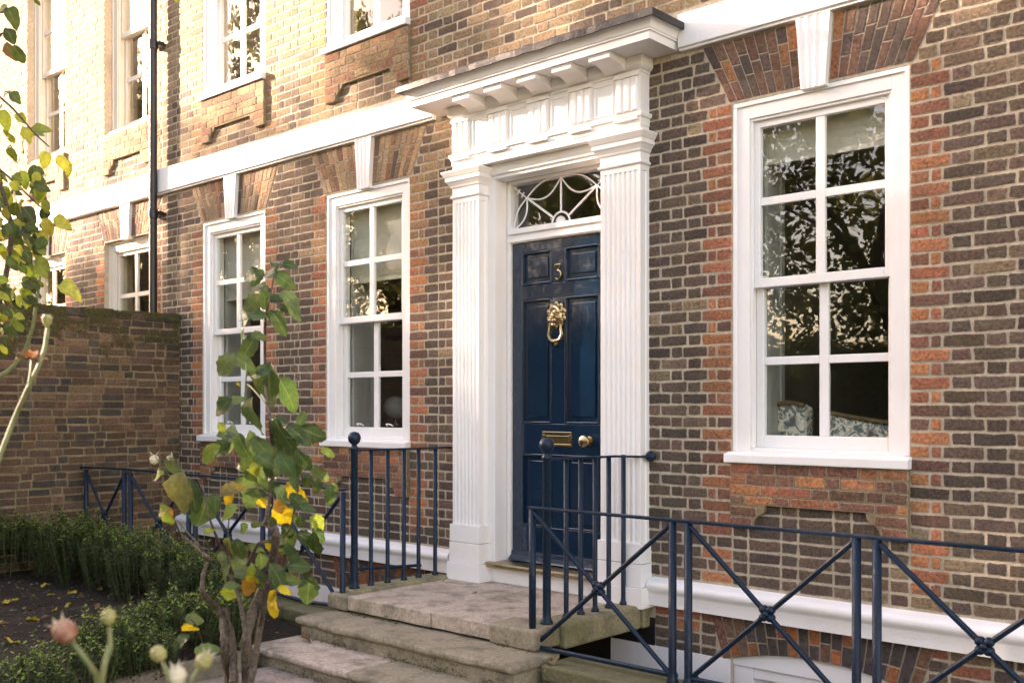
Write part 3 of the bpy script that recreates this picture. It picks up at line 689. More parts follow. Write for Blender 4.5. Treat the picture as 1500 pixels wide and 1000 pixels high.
for f in range(4):
    x0 = -5.507 + f * 0.379 + 0.186 + 0.018; w = 0.379 - 0.186 - 0.036; t = MB()
    for q in ((x0, x0 + w, 3.862, 3.874), (x0, x0 + w, 3.662, 3.672), (x0, x0 + 0.01, 3.672, 3.862), (x0 + w - 0.01, x0 + w, 3.672, 3.862)): t.box(q[0], q[1], -0.108, -0.099, q[2], q[3])
    t.build('metope', 'white_paint', sur, bevel=0.002)

# ------------------------------------------------------------------ door
DX0, DX1, DY = -5.132, -4.218, 0.15
d = MB(); rails = [(0.70, 0.885), (1.415, 1.635), (2.54, 2.648), (2.89, 2.962)]; mx0, mx1 = -4.748, -4.628
d.box(DX0, DX0 + 0.095, DY, DY + 0.05, 0.632, 2.962); d.box(DX1 - 0.095, DX1, DY, DY + 0.05, 0.632, 2.962)
for a, b_ in rails: d.box(DX0 + 0.095, DX1 - 0.095, DY, DY + 0.05, max(a, 0.632) if a > 0.75 else 0.632, b_)
for (a, b_) in zip([r_[1] for r_ in rails[:-1]], [r_[0] for r_ in rails[1:]]): d.box(mx0, mx1, DY, DY + 0.05, a, b_)
door = d.build('door', 'door_paint', house, bevel=0.004)
for a, b_ in zip([r_[1] for r_ in rails[:-1]], [r_[0] for r_ in rails[1:]]):
    for x0, x1 in ((DX0 + 0.095, mx0), (mx1, DX1 - 0.095)):
        pn = MB(); pn.moulding([(0, 0), (0, 0)], 0, 0, 0, 0) if False else None
        pn.box(x0, x1, DY + 0.022, DY + 0.045, a, b_)
        for q in ((x0, x0 + 0.016, a, b_), (x1 - 0.016, x1, a, b_), (x0 + 0.016, x1 - 0.016, a, a + 0.016), (x0 + 0.016, x1 - 0.016, b_ - 0.016, b_)): pn.box(q[0], q[1], DY - 0.006, DY + 0.022, q[2], q[3])
        pn.box(x0 + 0.05, x1 - 0.05, DY + 0.012, DY + 0.022, a + 0.05, b_ - 0.05)
        pn.build('panel', 'door_paint', door, bevel=0.006)
wb = MB(); wb.prism([(DY - 0.0, 0.70), (DY - 0.012, 0.69), (DY - 0.02, 0.665), (DY - 0.05, 0.64), (DY - 0.058, 0.628), (DY - 0.0, 0.628)], 'x', DX0 + 0.002, DX1 - 0.002); wb.build('weather_board', 'door_paint', door, bevel=0.003)
# number 3 with a flat top
nb = MB(); cx, cz = -4.688, 2.722; y = DY - 0.008; S3 = 0.78
arc = [(cx + S3 * (0.006 + 0.036 * math.cos(t)), cz + S3 * (-0.028 + 0.042 * math.sin(t))) for t in [rad(a) for a in range(95, -150, -20)]]
pts = [(u * S3, v * S3) for u, v in [(-0.034, 0.045), (-0.03, 0.066), (0.036, 0.066), (-0.006, 0.016)]]
nb.tube([(cx + u, y, cz + v) for u, v in pts[:3]], [0.005, 0.006, 0.006], 6); nb.tube([(cx + pts[2][0], y, cz + pts[2][1]), (cx + pts[3][0], y, cz + pts[3][1])], [0.006, 0.0045], 6)
nb.tube([(cx - 0.006 * S3, y, cz + 0.016 * S3)] + [(u, y, v) for u, v in arc], [0.0045] + [0.005 + 0.0045 * math.sin(math.pi * i / (len(arc) - 1)) for i in range(len(arc))], 6)
nb.build('number', 'brass', door, smooth=True)
# lion knocker
kn = bmesh.new(); KX, KZ = -4.69, 2.405
def blob(c, r, sc=(1, 1, 1), n=10):
    g = bmesh.ops.create_uvsphere(kn, u_segments=n, v_segments=max(6, n - 2), radius=r); bmesh.ops.scale(kn, vec=sc, verts=g['verts']); bmesh.ops.translate(kn, vec=c, verts=g['verts'])
blob((KX, DY - 0.02, KZ), 0.062, (1, 0.55, 1.1), 16)
for i in range(20):
    a = 2 * math.pi * i / 20; rr = 0.062 + 0.014 * (i % 2); blob((KX + rr * math.cos(a), DY - 0.016, KZ + 0.008 + rr * 1.08 * math.sin(a)), 0.018, (0.9, 0.8, 1.2), 8)
for i in range(9):
    a = rad(20 + i * 17.5); blob((KX + 0.045 * math.cos(a), DY - 0.045, KZ + 0.012 + 0.05 * math.sin(a)), 0.013, (0.8, 0.8, 1.5), 8)
for sx in (-1, 1):
    blob((KX + sx * 0.023, DY - 0.056, KZ + 0.014), 0.0085); blob((KX + sx * 0.023, DY - 0.058, KZ + 0.028), 0.014, (1.3, 0.7, 0.5)); blob((KX + sx * 0.016, DY - 0.064, KZ - 0.032), 0.018, (1, 0.8, 0.9)); blob((KX + sx * 0.05, DY - 0.03, KZ + 0.035), 0.015)
    blob((KX + sx * 0.03, DY - 0.046, KZ - 0.012), 0.016)
blob((KX, DY - 0.062, KZ + 0.002), 0.013, (0.9, 1, 2.3)); blob((KX, DY - 0.074, KZ - 0.016), 0.013, (1.3, 0.8, 0.8)); blob((KX, DY - 0.052, KZ - 0.062), 0.017, (1.1, 0.8, 0.9))
me = bpy.data.meshes.new('knocker'); kn.to_mesh(me); kn.free(); me.materials.append(MATS['aged_brass'])
for f in me.polygons: f.use_smooth = True
ko = bpy.data.objects.new('knocker', me); link(ko, door)
rg = MB(); pts = [(KX - 0.048, KZ - 0.06), (KX - 0.055, KZ - 0.10), (KX - 0.062, KZ - 0.135), (KX - 0.045, KZ - 0.165), (KX - 0.02, KZ - 0.176), (KX, KZ - 0.178), (KX + 0.02, KZ - 0.176), (KX + 0.045, KZ - 0.165), (KX + 0.062, KZ - 0.135), (KX + 0.055, KZ - 0.10), (KX + 0.048, KZ - 0.06)]
rg.tube([(u, DY - 0.035, v) for u, v in pts], [0.008, 0.009, 0.010, 0.011, 0.013, 0.015, 0.013, 0.011, 0.010, 0.009, 0.008], 8)
rg.lathe([(0.005, -0.015), (0.014, -0.012), (0.016, 0), (0.014, 0.012), (0.005, 0.015)], (KX, DY - 0.014, KZ - 0.198), 10, 'y')
rg.tube([(KX - 0.058, DY - 0.03, KZ - 0.055), (KX + 0.058, DY - 0.03, KZ - 0.055)], 0.009, 8)
rg.build('knocker_ring', 'aged_brass', door, smooth=True)
lb = MB(); LX, LZ = -4.695, 1.525
for q in ((-0.135, 0.135, 0.034, 0.054), (-0.135, 0.135, -0.054, -0.034), (-0.135, -0.112, -0.034, 0.034), (0.112, 0.135, -0.034, 0.034)): lb.box(LX + q[0], LX + q[1], DY - 0.012, DY - 0.001, LZ + q[2], LZ + q[3])
lb.box(LX - 0.11, LX + 0.11, DY - 0.006, DY - 0.001, LZ - 0.033, LZ + 0.026); lb.build('letter_box', 'brass', door, bevel=0.003)
kb = MB(); kb.lathe([(0.034, DY - 0.001), (0.036, DY - 0.008), (0.020, DY - 0.012), (0.016, DY - 0.03), (0.024, DY - 0.04), (0.040, DY - 0.05), (0.044, DY - 0.062), (0.040, DY - 0.075), (0.024, DY - 0.084), (0.006, DY - 0.087)], (-4.405, 0, 1.517), 18, 'y'); kb.build('door_knob', 'brass', door, smooth=True)
# fanlight
fl = MB(); FX0, FX1, FZ0, FZ1, FY = -5.135, -4.215, 3.07, 3.405, 0.165
fl.add([(FX0, FY + 0.012, FZ0), (FX1, FY + 0.012, FZ0), (FX1, FY + 0.012, FZ1), (FX0, FY + 0.012, FZ1)], [(0, 1, 2, 3)])
fan = fl.build('fanlight', 'window_glass', house, fixn=False)
tr = MB(); c0 = (DOORC, FZ0)
def arc_pts(c, r, a0, a1, n=18): return [(c[0] + r * math.cos(rad(a0 + (a1 - a0) * i / n)), FY, c[1] + r * math.sin(rad(a0 + (a1 - a0) * i / n))) for i in range(n + 1)]
tr.tube(arc_pts(c0, 0.082, 0, 180), 0.008, 6)
N = [(DOORC, FZ1 - 0.004), (DOORC - 0.325, FZ0 + 0.225), (DOORC + 0.325, FZ0 + 0.225), (DOORC - 0.452, FZ0 + 0.004), (DOORC + 0.452, FZ0 + 0.004)]
for i in (0, 1, 2):
    a = math.atan2(N[i][1] - c0[1], N[i][0] - c0[0]); tr.tube([(c0[0] + 0.082 * math.cos(a), FY, c0[1] + 0.082 * math.sin(a)), (N[i][0], FY, N[i][1])], 0.0085, 6)
def bow(a, b, h):
    A, B = Vector((a[0], FY, a[1])), Vector((b[0], FY, b[1])); nrm = Vector((-(B - A).z, 0, (B - A).x)).normalized()
    tr.tube([A.lerp(B, i / 12) + nrm * h * math.sin(math.pi * i / 12) for i in range(13)], 0.0065, 6)
bow(N[1], N[0], 0.045); bow(N[1], N[0], -0.075); bow(N[0], N[2], 0.045); bow(N[0], N[2], -0.075)
bow(N[3], N[1], 0.035); bow(N[3], N[1], -0.055); bow(N[2], N[4], 0.035); bow(N[2], N[4], -0.055)
for sx in (-1, 1):
    A = Vector((DOORC + sx * 0.325, FY, FZ0 + 0.225)); B = Vector((DOORC + sx * 0.452, FY, FZ0 + 0.318)); tr.tube([A, B], 0.005, 6)
    nrm = Vector((-(B - A).z, 0, (B - A).x)).normalized(); dd = (B - A).normalized()
    for i in (1, 2, 3):
        q = A.lerp(B, i / 3.2)
        for s_ in (-1, 1): tr.tube([q, q + nrm * s_ * 0.016 + dd * 0.004, q + nrm * s_ * 0.02 - dd * 0.008], [0.006, 0.006, 0.003], 5)
tr.build('tracery', 'white_paint', fan, smooth=True)
an = MB()
for i in range(7):
    a = rad(20 + i * 140 / 6); an.tube([(c0[0], FY - 0.003, c0[1] + 0.005), (c0[0] + 0.045 * math.cos(a), FY - 0.003, c0[1] + 0.008 + 0.045 * math.sin(a))], [0.004, 0.008], 6)
an.build('anthemion', 'white_paint', fan, smooth=True)

# ================================================================== NEIGHBOUR HOUSE
nbr = empty('neighbour_house', (-13.0, 0, 0), 'sunlit tan brick house adjoining beyond the black drainpipe', 'house')
nh = [(a, b, SILL - 0.07, 3.62) for a, b in NWIN] + [(a, b, 4.82, 7.2) for a, b in NWIN]
wall_shell(nbr, 'wall', -24.0, -9.995, -0.5, 7.6, nh, 0.004, 0.34, 'mortar')
br = []; k = -15
while True:
    zc = Z0 + k * PITCH
    if zc > 7.3: break
    za, zb = zc - 0.031, zc + 0.031; even = (k % 2 == 0); k += 1
    if zb > 3.985 and za < 4.235: continue
    stops = []
    for a, b in NWIN:
        if zc < 3.63: stops.append((a, b, zc > SILL - 0.07, True))
        elif zc < 3.985: e = 0.02 + (zc - 3.62) * 0.5; stops.append((a - e, b + e, True, False))
        elif zc > 4.82: stops.append((a, b, True, True))
        elif zc > 4.35: stops.append((a, b, False, True))
    stops.sort(); x = -18.0; jl = False; row = []
    for a, b, hard, jam in stops:
        fill_run(x, a, jl, jam, even, row, zc, None)
        if not hard: fill_run(a, b, False, False, even, row, zc, None)
        x, jl = b, jam
    fill_run(x, -10.0, jl, False, even, row, zc, None)
    for x0, x1, z, t in row:
        if t: c = red() if z < 3.5 else vary((0.34, 0.20, 0.115), 0.2)
        else: c = stock(x0, z) if z > 4 or R.random() < 0.6 else stock(x0, z - 2)
        br.append((x0, x1, za, zb, c))
lay_bricks(br, nbr, -0.001, 0.012, lambda p: p[1] > 445 or p[0] < 45)
s = MB(); s.prism([(0.003, 3.985), (-0.034, 3.985), (-0.05, 4.0), (-0.05, 4.235), (0.003, 4.26)], 'x', -24, -10.0); s.build('string_course', 'render_white', nbr, bevel=0.004)
for a, b in NWIN[:2]:
    make_window(nbr, a, b, SILL, 3.62, 0.06, 'old_white_paint', handles=False)
    make_window(nbr, a, b, 4.89, 7.15, 0.10, 'old_white_paint', handles=False, sill_mat='old_white_paint', sill_drop=0.06)
    flat_arch(nbr, (a + b) / 2, (b - a) / 2 + 0.012, 3.628, 3.984, 0.19, sunny=0.35); apron(nbr, a + 0.02, b + 0.02, 4.81, 4.375, 4.52, tone_u)
rm = MB(); rm.box(-18, -10.05, 0.345, 4.6, 4.4, 7.3); rm.box(-18, -10.05, 0.345, 4.6, 0.62, 3.8); o = rm.build('room', 'room_paint', nbr)
bm = bmesh.new(); bm.from_mesh(o.data); bmesh.ops.delete(bm, geom=[f for f in bm.faces if f.calc_center_median().y < 0.4], context='FACES'); bm.to_mesh(o.data); bm.free()
rm = MB(); rm.box(-24, -10.0, 4.7, 4.9, -0.5, 7.6); rm.box(-24, -10.0, 0.345, 4.9, 7.6, 7.75); rm.build('rear_wall', 'mortar', nbr)

# drainpipe
dp = empty('drainpipe', (-10.0, -0.09, 0.3), 'black cast iron drainpipe running down between the two houses', 'drainpipe')
t = MB(); t.tube([(-10.0, -0.09, 0.3), (-10.0, -0.09, 7.4)], 0.041, 14); t.build('pipe', 'black_paint', dp, smooth=True)
for z in (5.55, 3.78, 2.0):
    t = MB(); t.lathe([(0.041, z - 0.05), (0.049, z - 0.045), (0.051, z + 0.02), (0.047, z + 0.045), (0.041, z + 0.05)], (-10.0, -0.09, 0), 14); t.build('collar', 'black_paint', dp, smooth=True)
    t = MB(); t.box(-10.10, -9.90, -0.075, -0.02, z - 0.02, z + 0.02); t.tube([(-9.91, -0.05, z), (-9.91, 0.01, z)], 0.012, 8); t.build('bracket', 'black_paint', dp)

# ================================================================== GARDEN WALL
gw = empty('garden_wall', (-9.78, -1.9, 0), 'weathered mossy garden wall at right angles to the house front', 'wall')
t = MB(); t.box(-9.94, -9.606, -3.6, -0.012, -0.2, 2.62); t.build('core', 'old_mortar', gw)
rowz = 0.2; br = []; i = 0
def old_brick(y, z):
    u = R.random(); c = (0.115, 0.070, 0.048) if u < 0.5 else (0.17, 0.10, 0.06) if u < 0.7 else (0.16, 0.08, 0.05) if u < 0.8 else (0.062, 0.05, 0.04)
    return vary(c, 0.28)
while rowz < 2.66:
    y = -3.58 + (0.11 if i % 2 else 0) * R.uniform(0.7, 1.2); h = 0.062
    q = 0
    while y < -0.03:
        w = (0.205 if (q + i) % 2 else 0.10) * R.uniform(0.9, 1.1); y1 = min(y + w, -0.02)
        br.append((y, y1, rowz, rowz + h, old_brick(y, rowz))); y = y1 + 0.012; q += 1
    rowz += 0.0735; i += 1
sc = []
for b in br:
    c = (-9.6, (b[0] + b[1]) / 2, (b[2] + b[3]) / 2); p = proj(c); vis = p[2] > 0 and 0 < p[0] < 265 and not (p[1] > 770) and in_view(c, 0)
    if c[1] < -3.0: continue
    sc.append(((b[1] - b[0]) / max(p[2], 1) * (1 if vis else 1e-3), b))
sc.sort(key=lambda a: -a[0]); cache = {}
def wall_brick(mb, b, cy, cz):
    m2 = MB(); brick_geo(m2, b[0] - cy, b[1] - cy, b[2] - cz, b[3] - cz, -0.007, 0.01); jz = R.uniform(-0.006, 0.006); jd = R.uniform(-0.009, 0.005)
    mb.add([(-9.6 - vy + jd - (0 if mb_world else -9.6) + (cy * 0), vx, vz + jz) for vx, vy, vz in m2.v], m2.f)
mb_world = False
for a, b in sc[:300]:
    key = (round(b[1] - b[0], 2), R.randrange(8)); cy, cz = (b[0] + b[1]) / 2, (b[2] + b[3]) / 2
    if key not in cache:
        mb = MB(); w = key[0] / 2; wall_brick(mb, (-w, w, -0.031, 0.031), 0, 0); cache[key] = mb.mesh('brick', 'old_brick')
    put('brick', cache[key], gw, (-9.6, cy, cz), rot=(R.uniform(-0.02, 0.02), 0, 0), tint=b[4])
mb_world = True; mb = MB()
for a, b in sc[300:]: mb.tc = b[4]; wall_brick(mb, b, 0, 0)
tag(mb.build('brickwork', 'old_brick', gw, tint=True, fixn=False), kind='stuff')
y = -3.6
while y < -0.06:                                   # brick-on-edge coping
    w = R.uniform(0.062, 0.075) if R.random() < 0.5 else R.uniform(0.10, 0.21); y1 = min(y + w, -0.014); t = MB(); t.box(-9.96 + R.uniform(-0.01, 0.01), -9.59 + R.uniform(-0.012, 0.008), y, y1, 2.622 + R.uniform(-0.008, 0), 2.705 + R.uniform(-0.015, 0.012))
    o = t.build('coping_brick', 'old_brick', gw, bevel=0.01, at=(-9.78, (y + y1) / 2, 2.66)); o['tint'] = list(vary((0.075, 0.06, 0.045), 0.3)); y = y1 + 0.012
mo = MB()
for i in range(5200):
    f = R.random() ** 1.6; yy = R.uniform(-1.9, -0.03); zz_ = 2.70 - f * 0.55 * (0.5 + 0.9 * abs(noise.noise(Vector((0, yy * 2.1, 4))))) ; x_ = -9.586 + R.uniform(-0.004, 0.008)
    if noise.noise(Vector((1, yy * 5, zz_ * 6))) < -0.05: continue
    s_ = R.uniform(0.004, 0.014); a = R.uniform(0, 6.28)
    mo.add([(x_ + s_ * R.uniform(0, 0.8), yy + s_ * math.cos(a + j * 2.09), zz_ + s_ * math.sin(a + j * 2.09)) for j in range(3)], [(0, 1, 2)])
tag(mo.build('moss', 'moss', gw, fixn=False), kind='stuff')

# ================================================================== GROUND
def soil_z(x, y):
    z = 0.265 + 0.02 * noise.noise(Vector((x * 1.3, y * 1.3, 0))) + 0.012 * noise.noise(Vector((x * 5, y * 5, 2)))
    if x > -6.4: z -= 0.07 * min(1, (x + 6.4) / 0.6) * (1 if x < -3 else 0)
    return z
g = MB()
def grid(x0, x1, y0, y1, nx, ny, f):
    vs = [(x0 + (x1 - x0) * i / nx, y0 + (y1 - y0) * j / ny, 0) for j in range(ny + 1) for i in range(nx + 1)]; vs = [(x, y, f(x, y)) for x, y, _ in vs]
    g.add(vs, [(j * (nx + 1) + i, j * (nx + 1) + i + 1, (j + 1) * (nx + 1) + i + 1, (j + 1) * (nx + 1) + i) for j in range(ny) for i in range(nx)])
grid(-9.605, -5.56, -7.3, -1.19, 90, 130, soil_z); grid(-3.74, 3.0, -7.3, -1.19, 60, 60, soil_z); grid(-24, -9.94, -7.3, 0.003, 40, 20, lambda x, y: 0.2)
tag(g.build('soil', 'soil', fixn=False, smooth=True, angle=0), 'dark garden soil strewn with leaves', kind='structure')
g = MB(); g.tc = (0.05, 0.05, 0.05); g.add([(-200, -7.3, 0.06), (60, -7.3, 0.06), (60, -9.3, 0.06), (-200, -9.3, 0.06)], [(3, 2, 1, 0)]); g.add([(-200, -9.3, 0.06), (60, -9.3, 0.06), (60, -9.3, -0.06), (-200, -9.3, -0.06)], [(0, 1, 2, 3)])
g.tc = (0.25, 0.22, 0.18); tag(g.build('pavement', 'asphalt', fixn=False), kind='structure')
g = MB(); g.add([(-200, -9.3, -0.06), (60, -9.3, -0.06), (60, -15, -0.06), (-200, -15, -0.06)], [(3, 2, 1, 0)]); tag(g.build('road', 'asphalt', fixn=False), kind='structure')
g = MB(); g.add([(-200, -15, 0.04), (60, -15, 0.04), (60, -200, 0.04), (-200, -200, 0.04)], [(3, 2, 1, 0)]); tag(g.build('park_ground', 'grass', fixn=False), kind='structure')
g = MB(); g.add([(-200, -1.19, -0.25), (60, -1.19, -0.25), (60, -220, -0.25), (-200, -220, -0.25)], [(3, 2, 1, 0)]); tag(g.build('ground', 'soil', fixn=False), kind='structure')
tag(MB().box(-200, 60, -15.2, -14.95, -0.1, 0.06).build('kerb', 'stone', fixn=False, tint=True), kind='structure')
# garden path of slabs
pa = tag(MB().box(-5.56, -3.74, -7.3, -1.5, -0.02, 0.085).build('path', 'soil', fixn=False), 'grey stone garden path leading to the steps', kind='structure')
ed = empty('path_edging', (-5.6, -4.4, 0.05), 'low worn stone edging between the flower bed and the path', 'edging')
y = -1.80
while y > -7.2:
    t = MB(); t.tc = vary((0.2, 0.17, 0.13), 0.15); t.box(-5.625, -5.552, y - 0.58, y, -0.05, 0.225 + R.uniform(-0.01, 0.01)); t.build('edging_stone', 'stone', ed, bevel=0.015, tint=True)
    t = MB(); t.tc = vary((0.2, 0.17, 0.13), 0.15); t.box(-3.748, -3.675, y - 0.58, y, -0.05, 0.225 + R.uniform(-0.01, 0.01)); t.build('edging_stone', 'stone', ed, bevel=0.015, tint=True); y -= 0.59
y = -1.70
while y > -7.2:
    y0 = y - 0.62; x = -5.55
    for x1 in (-4.85 + R.uniform(-0.15, 0.15), -3.75):
        t = MB(); t.tc = vary((0.31, 0.255, 0.205), 0.1); t.box(x, x1 - 0.008, y0 + 0.006, y - 0.006, 0.05, 0.104 + R.uniform(-0.003, 0.003)); t.build('slab', 'stone', pa, bevel=0.006, tint=True, at=((x + x1) / 2, y - 0.3, 0.1)); x = x1
    y = y0
# sunken area
ar = MB(); ar.add([(-9.6, -0.95, -1.4), (3, -0.95, -1.4), (3, 0.0, -1.4), (-9.6, 0.0, -1.4)], [(0, 1, 2, 3)])
tag(ar.build('area_floor', 'stone', tint=True, fixn=False), kind='structure')
aw = empty('area_retaining_wall', (-6, -1.0, 0), 'low mossy stone kerb edging the sunken basement area below the railings', 'kerb')
for x0, x1 in ((-9.6, -5.72), (-3.70, 3.0)):
    t = MB(); t.box(x0, x1, -1.17, -0.96, -1.4, 0.235); t.build('retaining_brickwork', 'old_mortar', aw)
    x = x0
    while x < x1 - 0.05:
        xe = min(x + R.uniform(0.9, 1.3), x1); 
        if x1 - xe < 0.3: xe = x1
        t = MB(); t.tc = vary((0.15, 0.13, 0.07), 0.15); t.box(x + 0.003, xe - 0.003, -1.20, -0.93, 0.237, 0.335 + R.uniform(-0.004, 0.004)); t.build('kerb_stone', 'stone', aw, bevel=0.014, tint=True); x = xe

# ================================================================== STEPS
st = empty('front_steps', (-4.7, -1.0, 0.1), 'worn sandstone front steps and landing below the navy door', 'steps')
def slab(name, x0, x1, y0, y1, z0, z1, tone, nose=0.0, bev=0.012, chip=0.006, lip=False):
    bm = bmesh.new(); nx = max(2, int((x1 - x0) / 0.07)); bmesh.ops.create_grid(bm, x_segments=nx, y_segments=max(2, int((y1 - y0) / 0.1)), size=0.5)
    for v in bm.verts: v.co = Vector((x0 + (v.co.x + 0.5) * (x1 - x0), y0 + (v.co.y + 0.5) * (y1 - y0), z1))
    r_ = bmesh.ops.extrude_face_region(bm, geom=bm.faces[:]); ev = [v for v in r_['geom'] if isinstance(v, bmesh.types.BMVert)]
    for v in ev: v.co.z = z0
    for v in bm.verts:
        n1 = noise.noise(v.co * 3.3 + Vector((z1 * 9, 0, 0))); n2 = noise.noise(v.co * 14)
        if v.co.z > (z0 + z1) / 2: v.co.z += 0.004 * n1 + 0.002 * n2 - (chip * 0.5 if v.co.y < y0 + 0.02 else 0)
        if v.co.y < y0 + 0.02: v.co.y += chip * n2 + chip * 1.2 * n1
    bmesh.ops.recalc_face_normals(bm, faces=bm.faces)
    me = bpy.data.meshes.new(name); bm.to_mesh(me); bm.free(); me.materials.append(MATS['stone'])
    o = bpy.data.objects.new(name, me); link(o, st); o['tint'] = list(tone)
    b = o.modifiers.new('bevel', 'BEVEL'); b.width = bev; b.segments = 3; b.limit_method = 'ANGLE'; b.angle_limit = rad(50)
    return o
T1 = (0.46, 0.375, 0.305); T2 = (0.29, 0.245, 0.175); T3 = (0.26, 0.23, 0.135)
slab('landing_slab', -5.525, -4.703, -1.092, 0.0, 0.372, 0.468, T1, bev=0.006); slab('landing_slab', -4.697, -4.03, -1.088, -0.0, 0.372, 0.468, T1, bev=0.006)
slab('landing_slab', -4.195, -4.034, -1.10, -0.90, 0.371, 0.472, T2, bev=0.006) if False else None
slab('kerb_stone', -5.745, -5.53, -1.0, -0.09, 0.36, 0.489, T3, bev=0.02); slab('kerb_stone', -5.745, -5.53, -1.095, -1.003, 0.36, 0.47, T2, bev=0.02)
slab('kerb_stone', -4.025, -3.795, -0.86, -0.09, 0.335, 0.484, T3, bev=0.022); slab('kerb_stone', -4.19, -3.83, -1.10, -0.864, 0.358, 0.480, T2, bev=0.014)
slab('kerb_stone', -3.99, -3.785, -0.086, 0.0, 0.335, 0.49, T3, bev=0.02)
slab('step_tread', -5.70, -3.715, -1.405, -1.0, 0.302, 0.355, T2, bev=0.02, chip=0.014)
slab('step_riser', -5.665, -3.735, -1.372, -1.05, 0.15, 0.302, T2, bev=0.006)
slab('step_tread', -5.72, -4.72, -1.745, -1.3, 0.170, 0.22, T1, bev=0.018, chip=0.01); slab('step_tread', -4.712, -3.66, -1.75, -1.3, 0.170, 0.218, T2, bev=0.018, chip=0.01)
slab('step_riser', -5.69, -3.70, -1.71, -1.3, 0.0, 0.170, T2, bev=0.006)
s = MB(); s.box(-5.66, -3.84, -1.0, -0.93, -1.4, 0.36); s.build('landing_support', 'black_paint', st)

ms = MB()
def moss_line(p, q, n, up, sp):
    p, q = Vector(p), Vector(q)
    for i in range(n):
        c = p.lerp(q, R.random()) + Vector((R.uniform(-0.01, 0.01), -abs(R.gauss(0, sp)), abs(R.gauss(0, up)) * 0.0 + 0.004)); 
        if noise.noise(c * 4) < -0.1: continue
        if R.random() < 0.5: c = Vector((c.x, p.y - 0.003, p.z + abs(R.gauss(0, up))))
        s_ = R.uniform(0.003, 0.011); a = R.uniform(0, 6.28); t_ = R.uniform(0, 1)
        ms.add([c + Vector((s_ * math.cos(a + j * 2.09), -s_ * t_ * abs(math.sin(a + j * 2.09)), s_ * math.sin(a + j * 2.09) * (1 - t_) + 0.002)) for j in range(3)], [(0, 1, 2)])
moss_line((-5.5, -1.098, 0.356), (-3.85, -1.108, 0.356), 700, 0.022, 0.016); moss_line((-5.66, -1.38, 0.224), (-3.72, -1.38, 0.224), 900, 0.03, 0.02)
moss_line((-5.70, -1.72, 0.106), (-3.7, -1.72, 0.106), 700, 0.03, 0.02); moss_line((-9.5, -1.205, 0.25), (-5.74, -1.205, 0.25), 1500, 0.05, 0.01)
tag(ms.build('moss', 'moss', st, fixn=False), kind='stuff')
# ================================================================== RAILINGS
def rod(name, p, q, r, par, n=8, mat='rail_paint'): return MB().tube([p, q], r, n).build(name, mat, par, smooth=True, at=p)
def flat(name, p, q, w, h, par):                    # flat bar of width w (in y) and height h
    p, q = Vector(p), Vector(q); d = (q - p).normalized(); sd = Vector((-d.y, d.x, 0)).normalized(); up = d.cross(sd); up = up if up.z > 0 else -up
    vs = [c + sd * sx * w / 2 + up * sz * h / 2 for c in (p, q) for sx, sz in ((-1, -1), (1, -1), (1, 1), (-1, 1))]
    return MB().add(vs, [(0, 3, 2, 1), (4, 5, 6, 7), (0, 1, 5, 4), (1, 2, 6, 5), (2, 3, 7, 6), (3, 0, 4, 7)]).build(name, 'rail_paint', par, bevel=0.003)
RY = -1.04
pm = MB(); pm.lathe([(0.021, 0), (0.021, 0.83)], n=10); post_me = pm.mesh('post', 'rail_paint', smooth=True)
pm = MB(); pm.lathe([(0.021, 0), (0.032, 0.002), (0.030, 0.014), (0.022, 0.035), (0.021, 0.05), (0.021, 0.83)], n=10); post2_me = pm.mesh('post', 'rail_paint', smooth=True)
ros = MB()
for a in range(4):
    t = rad(45 + 90 * a); ros.lathe([(0.004, -0.022), (0.018, -0.018), (0.022, 0), (0.018, 0.018), (0.004, 0.022)], (0.026 * math.cos(t), 0, 0.026 * math.sin(t)), 10, 'y')
ros.lathe([(0.004, -0.03), (0.014, -0.026), (0.016, 0), (0.014, 0.026), (0.004, 0.03)], (0, 0, 0), 10, 'y'); ros_me = ros.mesh('rosette', 'rail_paint', smooth=True)
def x_panel(par, xa, xb, zb=0.345, zt=1.165, sag=0.0):
    for (x0, z0, x1, z1, dy) in ((xa + 0.015, zt - 0.02, xb - 0.015, zb + 0.035, -0.004), (xa + 0.015, zb + 0.035, xb - 0.015, zt - 0.02, 0.004)):
        rod('brace', (x0, RY + dy, z0), (x1, RY + dy, z1), 0.0135, par)
    zz_ = zb + 0.03
    MB().tube([(xa, RY, zz_ + 0.0), ((xa + xb) / 2, RY, zz_ - sag), (xb, RY, zz_)], 0.014, 8).build('bottom_rail', 'rail_paint', par, smooth=True)
    put('rosette', ros_me, par, ((xa + xb) / 2, RY, (zt + zb) / 2 + 0.008))
rr = empty('area_railing', (-2.3, RY, 0.335), 'navy iron railing of crossed bars before the window beside the door', 'railing')
posts = [-3.895, -2.937, -2.842, -1.956, -1.862, -0.95, -0.85, 0.1]
for i, x in enumerate(posts): put('post', post_me if i == 0 else post2_me, rr, (x, RY, 0.335))
for a, b in ((0, 1), (2, 3), (4, 5), (6, 7)): x_panel(rr, posts[a], posts[b])
flat('top_rail', (-3.92, RY, 1.172), (0.12, RY, 1.172), 0.04, 0.016, rr)
for xo, yo in ((-3.60, 0.0), (-3.44, 0.0)):
    t = MB(); t.tube([(xo, -0.014, 0.06), (xo, -0.05, 0.06), (xo - 0.18, -0.4, -0.10), (xo - 0.42, -0.92, -0.32)], 0.016, 8); t.lathe([(0.018, -0.03), (0.03, -0.026), (0.03, -0.014)], (xo, 0, 0.06), 10, 'y'); t.build('stay', 'rail_paint', rr, smooth=True)
lr = empty('area_railing', (-7.6, RY, 0.335), 'navy iron railing of crossed bars between the garden wall and the steps', 'railing')
posts = [-9.50, -8.755, -8.64, -7.66, -7.56, -6.60, -6.50, -5.64]
for i, x in enumerate(posts): put('post', post2_me if i else post_me, lr, (x, RY, 0.335))
